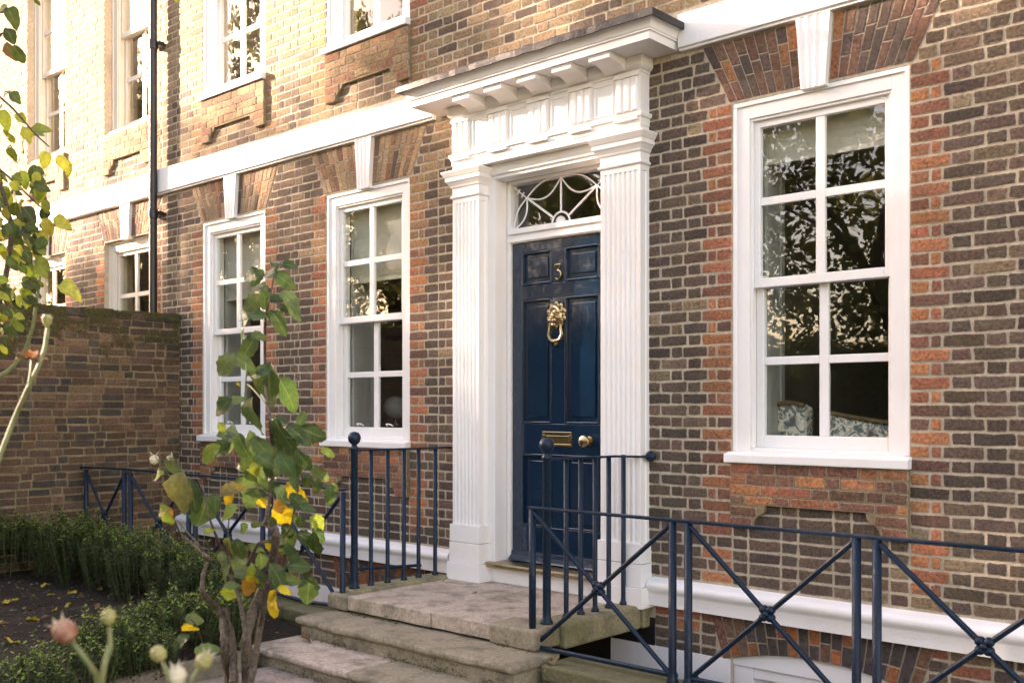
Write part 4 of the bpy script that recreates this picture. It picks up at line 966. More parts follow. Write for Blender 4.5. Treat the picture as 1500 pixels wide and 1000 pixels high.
for a, b in ((0, 1), (2, 3), (4, 5), (6, 7)): x_panel(lr, posts[a], posts[b], sag=0.02 if a == 6 else 0)
flat('top_rail', (-9.598, RY, 1.185), (-8.70, RY, 1.20), 0.04, 0.016, lr); flat('top_rail', (-8.70, RY, 1.20), (-6.55, RY, 1.20), 0.04, 0.016, lr); flat('top_rail', (-6.55, RY, 1.20), (-5.62, RY, 1.182), 0.04, 0.016, lr)
rod('stay', (-6.15, RY + 0.5, 0.0), (-6.15, RY + 0.5, 0.62), 0.02, lr); rod('stay', (-6.15, RY + 0.5, 0.52), (-5.9, -0.02, 0.52), 0.012, lr)
bal = MB(); bal.lathe([(0.026, 0), (0.025, 0.012), (0.016, 0.03), (0.0155, 0.05), (0.0155, 0.965)], n=10); bal_me = bal.mesh('baluster', 'rail_paint', smooth=True)
nw = MB(); nw.lathe([(0.040, 0), (0.038, 0.012), (0.026, 0.03), (0.0245, 0.06), (0.0245, 0.965), (0.030, 0.972), (0.031, 0.984), (0.022, 0.992), (0.017, 1.005), (0.026, 1.012), (0.040, 1.028), (0.046, 1.05), (0.043, 1.07), (0.030, 1.09), (0.008, 1.097)], n=16); nw_me = nw.mesh('newel', 'rail_paint', smooth=True)
hl = empty('handrail', (-5.64, -0.5, 0.488), 'navy step handrail with ball newel beside the climbing rose', 'handrail')
put('newel', nw_me, hl, (-5.64, -0.937, 0.486))
for y in (-0.787, -0.632, -0.474, -0.328, -0.160): put('baluster', bal_me, hl, (-5.64 + R.uniform(-0.003, 0.003), y, 0.487))
flat('rail', (-5.64, -0.945, 1.452), (-5.64, 0.0, 1.446), 0.038, 0.014, hl)
hr = empty('handrail', (-3.905, -0.5, 0.48), 'navy step handrail with ball newel in front of the letter box', 'handrail')
put('newel', nw_me, hr, (-3.905, -0.90, 0.479))
for y in (-0.715, -0.575, -0.435, -0.287, -0.135): put('baluster', bal_me, hr, (-3.908 + R.uniform(-0.003, 0.003), y, 0.483))
flat('rail', (-3.905, -0.91, 1.446), (-3.905, -0.21, 1.441), 0.038, 0.014, hr); flat('rail', (-3.903, -0.215, 1.4405), (-3.775, -0.045, 1.437), 0.038, 0.014, hr)
t = MB(); t.lathe([(0.006, -0.07), (0.02, -0.065), (0.036, -0.04), (0.03, -0.02), (0.02, 0.0)], (-3.765, 0, 1.437), 12, 'y'); t.build('bracket', 'rail_paint', hr, smooth=True)

# ================================================================== THINGS BEHIND THE GLASS
for i, ((a, b), zb) in enumerate(zip(WINS, (2.85, 2.86, 3.262))):
    t = MB(); n = 40; top = 3.47; xa, xb = a + (0.09, 0.14, 0.10)[i], b - 0.11
    for k in range(n):
        za, zc = zb + (top - zb) * k / n, zb + (top - zb) * (k + 1) / n
        yy = lambda z: 0.205 - 0.018 * abs(math.sin((z - zb) * 9)) 
        t.add([(xa, yy(za), za), (xb, yy(za), za), (xb, yy(zc), zc), (xa, yy(zc), zc)], [(0, 1, 2, 3)]); t.add([(xa, yy(za) + 0.012, za), (xb, yy(za) + 0.012, za), (xb, yy(zc) + 0.012, zc), (xa, yy(zc) + 0.012, zc)], [(3, 2, 1, 0)])
    t.box(xa, xb, 0.192, 0.218, zb - 0.03, zb)
    tag(t.build('roman_blind', 'blind_fabric', smooth=True), ('cream blind half lowered in the window nearest the garden wall', 'cream blind half lowered in the window behind the ball newel', 'cream blind drawn high in the window above the armchairs')[i], 'blind', 'cream blinds in the windows')
for (cx, cy, wv, rot, lab) in ((-3.19, 0.46, 0.54, 0.0, 'floral armchair with sloping back behind the window, nearer the door'), (-2.42, 0.46, 0.70, 0.1, 'floral armchair with square back corner behind the window, farther from the door')):
    ch = empty('armchair', (cx, cy + 0.35, 0.62), lab, 'armchair', 'floral armchairs behind the window')
    bk = MB(); n = 14; pr = []
    for k in range(n + 1):
        f = k / n; top = 1.69 + ((0.03 - 0.07 * math.sin(f * 1.9)) if cx > -2.6 else 0.07 * f - 0.035 * math.sin(f * math.pi * 2)); pr.append((cx - wv / 2 + wv * f, top))
    pr = [(cx - wv / 2, 1.0)] + pr + [(cx + wv / 2, 1.0)]
    bk.prism(pr, 'y', cy - 0.06, cy + 0.08); bk.build('backrest', 'floral_fabric', ch, bevel=0.03)
    pp = MB(); pp.tube([(x, cy - 0.065, z + 0.004) for x, z in pr[1:-1]], 0.014, 8); pp.build('piping', 'sill_wood', ch, smooth=True)
    se = MB(); se.box(cx - wv / 2, cx + wv / 2, cy + 0.08, cy + 0.7, 0.86, 1.08); se.build('seat', 'floral_fabric', ch, bevel=0.03)
    for sx in (-1, 1): MB().box(cx + sx * wv / 2 - 0.05, cx + sx * wv / 2 + 0.05, cy + 0.1, cy + 0.66, 1.08, 1.26).build('arm', 'floral_fabric', ch, bevel=0.03)
    for sx in (-1, 1):
        for yy in (cy, cy + 0.62): MB().tube([(cx + sx * (wv / 2 - 0.06), yy, 0.62), (cx + sx * (wv / 2 - 0.06), yy, 0.99)], [0.016, 0.026], 8).build('leg', 'sill_wood', ch)
gl_ = empty('globe_lamp', (-7.44, 1.0, 0.62), 'pale glass globe lamp glimpsed through the window behind the ball newel', 'lamp')
t = MB(); t.lathe([(0.112 * math.sin(math.pi * k / 14) + 0.002, 1.75 - 0.112 * math.cos(math.pi * k / 14)) for k in range(15)], (-7.42, 1.0, 0), 20); t.build('lamp_shade', 'globe_glass', gl_, smooth=True)
t = MB(); t.lathe([(0.14, 0.62), (0.13, 0.65), (0.015, 0.67), (0.012, 1.64)], (-7.42, 1.0, 0), 12); t.build('lamp_stand', 'aged_brass', gl_, smooth=True)

# ================================================================== PLANTS
def leaf_geo(L, W, curl, fold, wav, rnd, n=8, tooth=0.09):
    vs = []
    for i in range(n + 1):
        f = i / n; hw = W * (math.sin(math.pi * min(1, f * 0.93 + 0.05)) ** 0.75) * (1 - 0.25 * f); hw = hw if i < n else 0.0008
        hw *= 1 + (tooth if i % 2 else -tooth) * (0 < i < n)
        y = L * f; z = -curl * f * f * L + 0.05 * curl * L * math.sin(f * 6)
        for sx in (-1, 0, 1): vs.append((sx * hw, y + (0 if sx == 0 else wav * L * 0.4 * (1 - f)), z + fold * hw * abs(sx) * (1 - 1.2 * f) + (0 if sx == 0 else wav * W * 1.3 * math.sin(f * 8 + sx * 1.3 + rnd))))
    fs = [(i * 3 + k, i * 3 + k + 1, i * 3 + k + 4, i * 3 + k + 3) for i in range(n) for k in (0, 1)]
    return vs, fs
def leaf_mesh(name, mat, L, W, curl, fold, wav, rnd, tooth=0.09):
    vs, fs = leaf_geo(L, W, curl, fold, wav, rnd, 8, tooth); mb = MB().add(vs, fs); me = mb.mesh(name, mat, smooth=True)
    a = me.attributes.new('vein', 'FLOAT_COLOR', 'POINT'); a.data.foreach_set('color', [c for i in range(len(vs)) for c in (0, 0.0 if i % 3 == 1 else 1.0, (i // 3) / 8, 1)]); return me
ROSE = [leaf_mesh('leaf', 'rose_leaf', 1.0, 0.31 + 0.03 * k, (0.25, 0.5, 0.75, 0.4, 0.9)[k], (0.45, 0.65, 0.3, 0.9, 0.5)[k], 0.14, k) for k in range(5)]
GREENS = {'g': (0.055, 0.100, 0.040), 'p': (0.100, 0.145, 0.075), 'd': (0.036, 0.068, 0.027), 'y': (0.58, 0.40, 0.035), 'o': (0.42, 0.20, 0.05), 't': (0.17, 0.15, 0.06), 'l': (0.22, 0.27, 0.05)}
def place_leaf(par, px, py, w, lpx, ang, tone, meshes=ROSE, face=0.55, name='leaf'):
    c = spot(px, py, w); L = lpx / 1500 * w; a = rad(ang)
    d = (CR * math.cos(a) + CU * math.sin(a) - CF * R.uniform(-0.25, 0.35)).normalized()
    nrm = -CF * face + CU * R.uniform(0.1, 0.7) + CR * R.uniform(-0.5, 0.5); nrm = (nrm - d * nrm.dot(d)).normalized(); x = d.cross(nrm).normalized()
    o = bpy.data.objects.new(name, R.choice(meshes)); link(o, par, c - d * L / 2)
    o.rotation_euler = Matrix((x, d, nrm)).transposed().to_euler(); o.scale = (L, L, L); o['tint'] = [float(v) for v in vary(tone, 0.2, 0.08)]
    return c - d * L / 2
rose = empty('rose_bush', spot(345, 1250, 3.2), 'tall leggy rose bush with yellowing leaves in front of the steps', 'rose bush')
WR = 3.2
def stem(par, pts, r0, r1, mat='bark', name='stem', gnarl=0.0, wv=WR):
    ps = []
    for i, (a, b) in enumerate(pts): ps.append(spot(a, b, wv + ((0.10 if par is rose else 0.012) * math.sin(i * 1.7 + pts[0][0]) if len(pts) > 2 else 0)))
    out = []
    for i in range(len(ps) - 1):
        for k in range(5): out.append(ps[i].lerp(ps[i + 1], k / 5))
    out.append(ps[-1]); n = len(out)
    sm = [out[0]] + [(out[i - 1] + out[i] * 2 + out[i + 1]) / 4 for i in range(1, n - 1)] + [out[-1]]
    rs = [(r0 + (r1 - r0) * i / (n - 1)) * (0.5 if par is rose else 1) * (1 + gnarl * R.uniform(-0.5, 0.9)) for i in range(n)]
    return MB().tube(sm, rs, 8).build(name, mat, par, smooth=True)
def rz(lst): return [(220 + a / 2.778, 640 + b / 2.778) for a, b in lst]
stem(rose, [(372, 1300), (364, 1000), (360, 935), (371, 890), (385, 862), (403, 802), (405, 776), (389, 766)], 0.036, 0.020, gnarl=0.22)
stem(rose, [(389, 766), (396, 722), (399, 658), (396, 616), (391, 585), (388, 532), (388, 468), (393, 445), (399, 420), (402, 388)], 0.014, 0.005, gnarl=0.08)
stem(rose, [(352, 1290)] + rz([(330, 1000), (305, 900), (300, 830), (295, 740), (270, 690), (210, 630), (215, 560), (240, 490)]), 0.03, 0.012, gnarl=0.3)
stem(rose, rz([(240, 490), (170, 430), (120, 390), (95, 330)]), 0.012, 0.004); stem(rose, rz([(235, 500), (200, 440), (110, 340)]), 0.010, 0.003)
stem(rose, [(380, 1290)] + rz([(405, 1000), (430, 880), (450, 760), (470, 640), (480, 590)]), 0.028, 0.014, gnarl=0.25)
stem(rose, rz([(395, 850), (370, 680), (330, 560), (280, 430), (240, 330), (215, 200)]), 0.016, 0.004); stem(rose, rz([(470, 630), (510, 480), (515, 380)]), 0.020, 0.014, gnarl=0.2)
stem(rose, rz([(390, 530), (440, 430), (490, 420)]), 0.012, 0.009); stem(rose, rz([(355, 600), (310, 480), (320, 330), (350, 210)]), 0.006, 0.003); stem(rose, rz([(480, 600), (560, 520), (600, 400)]), 0.008, 0.003)
stem(rose, rz([(510, 430), (570, 380), (600, 230), (610, 140)]), 0.007, 0.003); stem(rose, rz([(300, 700), (340, 850), (335, 1000)]), 0.026, 0.02, gnarl=0.3); stem(rose, rz([(215, 840), (185, 760), (160, 735)]), 0.006, 0.003)
stem(rose, [(389, 590), (362, 560), (358, 590), (361, 548), (360, 530)], 0.006, 0.003, 'green_stem'); stem(rose, [(392, 470), (410, 450), (428, 440)], 0.004, 0.002, 'green_stem'); stem(rose, [(388, 470), (372, 462), (350, 470)], 0.004, 0.002, 'green_stem')
stem(rose, rz([(500, 240), (440, 200), (360, 220)]), 0.006, 0.003); stem(rose, rz([(140, 300), (135, 200), (115, 90)]), 0.005, 0.003, 'green_stem'); stem(rose, rz([(600, 170), (680, 40)]), 0.004, 0.002, 'green_stem'); stem(rose, rz([(90, 180), (50, 110), (20, 80)]), 0.004, 0.003, 'green_stem')
stem(rose, [(340, 960), (338, 1040), (340, 1180)], 0.034, 0.05, gnarl=0.3, wv=3.22)
Z1 = [(530, 110, 90, 190, 'g'), (560, 130, 100, 235, 'g'), (650, 60, 60, 120, 'd'), (722, 62, 95, -5, 'd'), (630, 100, 75, 160, 'g'), (692, 135, 95, -30, 'g'), (600, 200, 75, 160, 'g'), (540, 258, 105, 225, 'p'), (605, 235, 85, -60, 'g'), (655, 235, 85, 20, 'g'), (740, 245, 135, -25, 'p'), (560, 325, 95, 170, 'g'), (470, 360, 145, 200, 'p'), (630, 330, 65, 250, 'g'), (670, 345, 105, -40, 'g'), (565, 430, 75, 20, 'g'), (515, 495, 150, 240, 'd'), (390, 585, 140, 230, 'p'), (480, 560, 115, -20, 'g'), (610, 680, 215, 258, 'g'), (575, 620, 105, 160, 'g'), (720, 730, 180, -55, 'g'), (380, 800, 115, 215, 'd'), (450, 770, 75, 20, 'p'), (505, 850, 190, 250, 'g'), (640, 940, 200, 210, 'g'), (690, 960, 190, -70, 'd'), (780, 950, 150, -35, 'd'), (850, 945, 135, -25, 'd'), (420, 945, 75, 60, 'p'), (385, 985, 95, 200, 'p'), (530, 985, 110, -80, 'p'), (460, 690, 24, -90, 'y'), (700, 290, 60, -20, 'g'), (585, 170, 60, 100, 'g')]
Z2 = [(240, 65, 105, 215, 'l'), (290, 45, 95, 215, 'g'), (380, 50, 140, -70, 'g'), (540, 40, 150, -75, 'd'), (450, 40, 110, -50, 'g'), (80, 120, 110, -100, 'p'), (30, 155, 65, 190, 'l'), (120, 220, 165, -100, 't'), (172, 240, 140, -80, 'd'), (220, 310, 140, -95, 'g'), (265, 265, 80, -80, 'g'), (320, 245, 65, -110, 'y'), (330, 210, 85, 30, 't'), (320, 305, 85, 200, 'l'), (430, 200, 185, -110, 'p'), (500, 130, 120, 10, 'p'), (550, 110, 110, -60, 'g'), (620, 95, 95, -60, 'g'), (690, 150, 95, -50, 'p'), (680, 200, 65, -100, 'g'), (735, 230, 80, -80, 'g'), (640, 285, 75, -10, 'g'), (580, 225, 95, -60, 'y'), (540, 320, 120, -70, 'y'), (525, 285, 75, -80, 'o'), (460, 265, 55, 10, 'y'), (630, 405, 75, -20, 'd'), (685, 395, 65, -30, 'g'), (668, 440, 110, -95, 'd'), (575, 470, 90, -60, 'd'), (520, 565, 125, -60, 'd'), (600, 520, 95, 0, 'd'), (640, 570, 65, -60, 'd'), (645, 620, 110, -90, 'g'), (545, 620, 55, -20, 'y'), (495, 680, 120, -100, 'y'), (400, 605, 110, -110, 'o'), (412, 580, 60, -60, 'y'), (380, 550, 95, 10, 'p'), (440, 580, 100, -60, 'g'), (355, 450, 75, -80, 'g'), (320, 640, 90, -100, 'l'), (370, 500, 65, -20, 'p'), (295, 530, 90, 220, 'p'), (485, 440, 65, -90, 'y'), (555, 420, 110, -90, 'd'), (155, 780, 60, -60, 'y'), (175, 738, 65, 0, 'p'), (120, 830, 90, 215, 'g'), (225, 870, 90, 20, 'p'), (370, 840, 45, 100, 'g'), (50, 300, 65, 200, 'l'), (70, 340, 75, -95, 'l'), (80, 300, 35, -50, 'o'), (240, 380, 55, 30, 'l'), (720, 60, 55, -10, 'l'), (640, 180, 65, -100, 'g'), (560, 380, 70, -50, 'd'), (470, 90, 90, -20, 'g'), (400, 110, 90, 190, 'p'), (590, 140, 80, -90, 'g'), (510, 210, 80, -60, 'd'), (385, 370, 50, -60, 'g'), (430, 355, 50, 30, 'g'), (500, 350, 60, -70, 'd')]
for a, b, l, an_, c in Z1: place_leaf(rose, 220 + a / 3.571, 370 + b / 3.571, WR + R.uniform(-0.14, 0.14), l / 3.571 * 1.08, an_, GREENS[c], face=0.8)
for a, b, l, an_, c in Z2: place_leaf(rose, 220 + a / 2.778, 640 + b / 2.778, WR + R.uniform(-0.16, 0.16), l / 2.778 * 1.05, an_, GREENS[c], face=0.8)
for k in range(52):
    place_leaf(rose, R.gauss(392, 44), R.uniform(600, 860), WR + R.uniform(-0.12, 0.22), R.uniform(16, 34), R.uniform(-140, 20), GREENS[R.choice('gggpdl')], face=0.7)
hp = MB(); c = spot(226, 670, WR); hp.lathe([(0.002, -0.022), (0.012, -0.016), (0.015, -0.006), (0.012, 0.004), (0.006, 0.008)], c, 10)
for k in range(6):
    a = k * 1.05; q = Vector((math.cos(a) * 0.03, math.sin(a) * 0.03, 0.02)); s2 = Vector((-math.sin(a), math.cos(a), 0)) * 0.006; hp.add([c + s2, c - s2, c + q], [(0, 1, 2)])
hp.build('dry_hip', 'sepal', rose)

# blurred spent buds close to the viewpoint
def bud_stem(label, pts, w, r, bud, mat, br=0.0125, stem_mat='green_stem', tops=True):
    e = empty('rose_shoot', spot(pts[0][0], pts[0][1], w), label, 'rose stem', 'spent rose stems in front')
    stem(e, pts, r, r * 0.8, stem_mat, wv=w)
    c = spot(*bud, w); d = (c - spot(*pts[-2], w)).normalized(); m_ = MB(); q = d.to_track_quat('Z', 'Y').to_matrix()
    t = MB().lathe([(0.002, -br), (br * 0.7, -br * 0.8), (br, -br * 0.1), (br * 0.85, br * 0.6), (br * 0.45, br)], n=12)
    m_.add([c + q @ Vector(v) for v in t.v], t.f); m_.build('bud', mat, e, smooth=True)
    if tops:
        f = MB()
        for k in range(7):
            a = k * 0.9; p1 = Vector((math.cos(a) * br * 0.5, math.sin(a) * br * 0.5, br * 0.8)); p2 = Vector((math.cos(a + 0.6) * br * 0.5, math.sin(a + 0.6) * br * 0.5, br * 0.8)); p3 = Vector((math.cos(a + 0.3) * br * 1.15, math.sin(a + 0.3) * br * 1.15, br * 1.5))
            f.add([c + q @ p1, c + q @ p2, c + q @ p3], [(0, 1, 2)])
        f.build('sepal', 'sepal', e)
bud_stem('thin stem with a withered pink spent bud above the lower hedge', [(146, 1010), (140, 985), (122, 960), (104, 938)], 1.15, 0.0035, (95, 924), 'red_hip', 0.0135)
bud_stem('reddish stem with a round green bud rising above the lower hedge', [(148, 1010), (152, 975), (162, 945), (160, 918)], 1.15, 0.0035, (159, 903), 'hip', 0.0085, tops=False)
bud_stem('short stem with a yellow green bud leaning before the rose trunk', [(255, 1010), (245, 985), (239, 970)], 1.2, 0.003, (232, 957), 'hip', 0.0095, tops=False)
bud_stem('short stem with a spiky open seed head below the rose trunk', [(268, 1030), (262, 1010), (260, 1000)], 1.2, 0.003, (259, 990), 'sepal', 0.012)
bud_stem('pale stem with a pointed bud tilting beside the rose trunk', [(274, 1010), (282, 992), (290, 980)], 1.2, 0.003, (298, 968), 'hip', 0.010)
e = empty('rose_shoot', spot(0, 664, 1.9), 'long green stem with a withered orange bloom against the garden wall', 'rose stem', 'spent rose stems in front')
stem(e, [(-8, 690), (4, 656), (22, 610), (40, 570), (55, 540), (66, 510), (70, 480)], 0.0045, 0.004, 'green_stem', wv=1.9)
m_ = MB(); c = spot(69, 470, 1.9); m_.lathe([(0.003, -0.012), (0.008, -0.004), (0.010, 0.006), (0.006, 0.012)], c, 10); m_.build('bud', 'hip', e, smooth=True)
for k in range(9):
    m_ = MB(); vs, fs = leaf_geo(0.026, 0.008, 0.4, 0.3, 0.2, k); q = Matrix.Rotation(k * 0.7, 3, 'Z') @ Matrix.Rotation(rad(R.uniform(15, 70)), 3, 'X'); c = spot(47, 527, 1.9); m_.add([c + q @ Vector(v) for v in vs], fs); m_.build('petal', 'dry_petal', e, smooth=True)
stem(e, [(42, 566), (46, 540), (47, 527)], 0.003, 0.003, 'green_stem', wv=1.9)

# leafy climber at the edge of the garden
HEART = [leaf_mesh('leaf', 'rose_leaf', 1.0, 0.44, (0.3, 0.6, 0.8)[k], (0.4, 0.7, 0.3)[k], 0.16, k, 0.03) for k in range(3)]
cl = empty('climber', spot(-40, 900, 4.4), 'climbing plant with green and yellow heart shaped leaves at the garden wall', 'climber')
stem(cl, [(-60, 1000), (-30, 700), (-12, 480), (10, 400), (18, 330), (-20, 200), (-10, 60)], 0.016, 0.006, wv=4.4)
stem(cl, [(-12, 132), (20, 160), (50, 195), (72, 215)], 0.005, 0.003, wv=4.3); stem(cl, [(-10, 20), (20, 15)], 0.005, 0.004, wv=4.3); stem(cl, [(-20, 560), (10, 545), (35, 520), (48, 480), (55, 430), (62, 380)], 0.012, 0.006, 'green_stem', wv=4.5)
stem(cl, [(-10, 240), (25, 270), (55, 300), (82, 320)], 0.005, 0.003, wv=4.4)
LB = {'a': (0.19, 0.23, 0.045), 'b': (0.34, 0.32, 0.06), 'c': (0.062, 0.095, 0.03), 'd': (0.04, 0.065, 0.028), 'e': (0.16, 0.10, 0.05)}
for px, py, l, an_, c in [(4, 12, 22, 160, 'a'), (18, 22, 30, -50, 'c'), (2, 50, 24, 200, 'd'), (15, 52, 26, -60, 'd'), (10, 72, 24, -70, 'e'), (25, 78, 26, -70, 'c'), (4, 138, 28, 190, 'c'), (22, 142, 24, -40, 'c'), (6, 172, 26, -60, 'a'), (30, 172, 20, -50, 'a'), (12, 198, 26, -80, 'b'), (40, 196, 28, -60, 'b'), (30, 208, 26, 200, 'a'), (52, 192, 26, -10, 'a'), (60, 188, 22, 10, 'a'), (14, 222, 24, -100, 'a'), (66, 232, 24, -80, 'b'), (90, 236, 22, -50, 'b'), (100, 244, 20, -60, 'b'), (52, 1, 14, -90, 'a'), (258, -1, 10, -90, 'b')]:
    place_leaf(cl, px, py, 4.4 + R.uniform(-0.2, 0.2), l * 0.95, an_, LB[c], HEART)
def in_mass(x, y):
    return (250 < y < 345 and x < 75 - abs(y - 290) * 0.25) or (330 <= y < 440 and x < 66 - abs(y - 370) * 0.12) or (440 <= y < 520 and x < 40 - (y - 440) * 0.3)
n = 0
while n < 190:
    x, y = R.uniform(-25, 80), R.uniform(225, 520)
    if not in_mass(x, y): continue
    n += 1; place_leaf(cl, x, y, 4.5 + R.uniform(-0.3, 0.3), R.uniform(13, 24), R.uniform(-150, 0), LB[R.choice('aabcccdd')], HEART)
for px, py, l, an_ in ((100, 421, 34, -15), (62, 285, 24, -80), (90, 325, 26, -20), (70, 330, 24, -50)): place_leaf(cl, px, py, 4.3, l, an_, LB['b'], HEART)

# clipped box shrubs
def box_shrub_mesh(seed, hx, hy, hz, n):
    r = random.Random(seed); lo, tip, stm = MB(), MB(), MB()
    for i in range(n):
        a = r.uniform(0, 6.283); rad_ = math.sqrt(r.random()); bx, by = rad_ * math.cos(a) * hx, rad_ * math.sin(a) * hy
        edge = rad_; topz = hz * (1 - 0.28 * edge ** 3) * r.uniform(0.74, 1.0) * (1.16 if r.random() < 0.18 else 1); z0 = r.uniform(0.02, 0.35) * hz if edge > 0.75 else hz * 0.45
        d = Vector((bx * r.uniform(0.05, 0.35), by * r.uniform(0.05, 0.35), topz - z0)); p0 = Vector((bx * 0.92, by * 0.92, z0)); ln = d.length; st_ = 0.021; m = int(ln / st_)
        stm.tube([p0, p0 + d], [0.003, 0.0012], 3, cap=False)
        d.normalize(); s1 = d.orthogonal().normalized(); s2 = d.cross(s1); ph = r.uniform(0, 3)
        for k in range(m):
            p = p0 + d * (k * st_); t = ph + k * 1.57
            for sg in (-1, 1):
                o = (s1 * math.cos(t) + s2 * math.sin(t)) * sg; last = k > m - 3; L = r.uniform(0.022, 0.034); W = L * 0.3
                q = (o * r.uniform(0.8, 1.1) + d * r.uniform(0.2, 0.8)).normalized(); sd = q.cross(d); sd = sd.normalized() if sd.length > 1e-3 else s1
                nn = q.cross(sd) * 0.002
                (tip if last and topz > hz * 0.8 and r.random() < 0.75 else lo).add([p, p + q * L * 0.5 + sd * W + nn, p + q * L, p + q * L * 0.5 - sd * W + nn], [(0, 1, 2, 3)])
    return lo.mesh('foliage', 'box_leaf'), tip.mesh('new_growth', 'box_tip'), stm.mesh('twigs', 'bark')
BOXM = [box_shrub_mesh(11 + k, 0.30, 0.24, 0.56, 190) for k in range(3)]; BOXS = [box_shrub_mesh(31 + k, 0.24, 0.22, 0.36, 150) for k in range(3)]
rowA = [(-9.38, -1.78, 1.08, 0), (-8.88, -1.52, 1.1, 1), (-8.42, -1.50, 1.05, 2), (-7.98, -1.48, 1.02, 0), (-7.52, -1.50, 1.0, 1), (-7.08, -1.50, 0.94, 2), (-6.66, -1.52, 0.86, 0), (-6.28, -1.52, 0.74, 1), (-9.3, -2.45, 1.0, 2)]
labA = ['box shrub in the hedge corner against the garden wall', 'tall box shrub under the first crossed panel of the railing', 'box shrub with pale tips at the doubled railing posts', 'box shrub beneath the second crossed panel of the railing', 'mid height box shrub left of the thinning middle of the hedge', 'box shrub sinking below the second railing panel', 'low box shrub in the hedge just left of the rose stems', 'lowest box shrub of the hedge row, behind the rose stems', 'box shrub at the picture edge beside the garden wall']
rowB = [(-5.50, -3.02, 1.0, 0), (-5.72, -2.72, 1.06, 1), (-5.88, -2.42, 1.0, 2), (-5.98, -2.12, 1.16, 0), (-5.92, -1.80, 1.05, 1), (-5.25, -3.35, 1.0, 2), (-5.55, -2.55, 0.8, 2)]
labB = ['clump of low box behind the withered pink bud', 'low box clump between the pink bud and the green bud', 'small box clump behind the round green bud', 'upright box clump left of the rose trunk', 'dark box clump behind the rose trunk', 'box clump cut by the lower picture corner', 'sparse low box clump beside the paving']
for rows, labs, MM, grp in ((rowA, labA, BOXM, 'box hedge along the railing'), (rowB, labB, BOXS, 'low box clumps in the front bed')):
    for (x, y, s_, k), lab in zip(rows, labs):
        z = soil_z(x, y) - 0.01; e = empty('box_shrub', (x, y, z), lab, 'shrub', grp)
        for me in MM[k]:
            o = put(me.name.split('.')[0], me, e, (x, y, z), rot=(0, 0, R.uniform(0, 6.28)), scale=(s_, s_, s_))
            if me.name.split('.')[0] != 'twigs': o['kind'] = 'stuff'
            o.rotation_euler = (0, 0, k * 1.9 + x)
# fallen leaves
FALL = [leaf_mesh('leaf', 'fallen_leaf', 1.0, 0.36, (0.3, -0.4, 0.6, 0.1)[k], (0.5, 0.2, -0.3, 0.7)[k], 0.25, k) for k in range(4)]
spots = [(22, 858), (60, 858), (28, 878), (62, 884), (100, 864), (104, 884), (140, 886), (82, 893), (65, 903), (14, 914), (2, 915), (140, 860), (170, 868), (215, 890), (120, 905), (46, 870), (5, 883), (215, 996), (8, 990), (38, 910), (90, 872), (200, 880), (160, 895), (180, 905), (40, 890), (456, 930), (120, 875), (75, 868), (30, 940)]
for i, (px, py) in enumerate(spots):
    dv = CF + CR * ((px - 750) / 1500) + CU * (-(py - 597) / 1500); k = (0.275 - CAM.z) / dv.z; p = CAM + dv * k
    if p.x < -9.5 or p.y > -1.25: continue
    p.z = (0.23 if i == 25 else soil_z(p.x, p.y) + 0.012); L = R.uniform(0.06, 0.12); o = bpy.data.objects.new('fallen_leaf', R.choice(FALL)); link(o, None, p); o.scale = (L, L, L)
    o.rotation_euler = (R.uniform(-0.4, 0.4), R.uniform(-0.4, 0.4), R.uniform(0, 6.28))
    yel = R.random() < 0.62 and i != 25; o['tint'] = [float(v) for v in vary((0.60, 0.42, 0.06) if yel else (0.17, 0.09, 0.045), 0.2)]
    if i == 25: tag(o, 'single russet leaf lying by the kerb beside the steps', 'leaf')
    else: tag(o, 'fallen yellow leaf on the dark soil before the box hedge' if yel else 'fallen brown leaf on the dark soil before the box hedge', 'leaf', 'yellow leaves fallen on the soil' if yel else 'brown leaves fallen on the soil')
for (px, py, zz_, L, lab) in ((647, 851, 0.474, 0.035, 'tiny dark leaf scrap on the landing near the left pilaster foot'), (758, 855, 0.474, 0.045, 'tiny dark leaf scrap on the landing below the door sill'), (697, 866, 0.474, 0.05, 'dark curled leaf scrap in the middle of the landing slab'),
                             (800, 972, 0.34, 0.09, 'dry brown leaf caught on the kerb at the end of the steps'), (812, 966, 0.345, 0.08, 'pale dry leaf caught beside the end of the steps'), (795, 984, 0.34, 0.07, 'small crumpled leaf on the kerb under the first iron post')):
    dv = CF + CR * ((px - 750) / 1500) + CU * (-(py - 597) / 1500); p = CAM + dv * ((zz_ - CAM.z) / dv.z); o = bpy.data.objects.new('fallen_leaf', R.choice(FALL)); link(o, None, p); o.scale = (L, L, L)
    o.rotation_euler = (R.uniform(-0.3, 0.3), R.uniform(-0.3, 0.3), R.uniform(0, 6.28)); o['tint'] = [float(v) for v in vary((0.10, 0.06, 0.04) if L < 0.06 else (0.22, 0.15, 0.09), 0.2)]; tag(o, lab, 'leaf')
lit = MB()
for i in range(2600):
    x, y = R.uniform(-9.5, -5.6), R.uniform(-4.2, -1.3); s_ = R.uniform(0.006, 0.02); a = R.uniform(0, 6.28); z = soil_z(x, y) + R.uniform(0.004, 0.012)
    lit.tc = vary(R.choice([(0.06, 0.045, 0.03), (0.14, 0.10, 0.07), (0.03, 0.022, 0.016), (0.2, 0.16, 0.1)]), 0.3)
    lit.add([(x + s_ * math.cos(a + j * 1.57) * (1, 0.6, 1, 0.6)[j], y + s_ * math.sin(a + j * 1.57) * (1, 0.6, 1, 0.6)[j], z + R.uniform(-0.004, 0.006)) for j in range(4)], [(0, 1, 2, 3)])
tag(lit.build('leaf_litter', 'stone', tint=True, fixn=False), 'bits of bark and leaf mould scattered over the soil', kind='stuff')

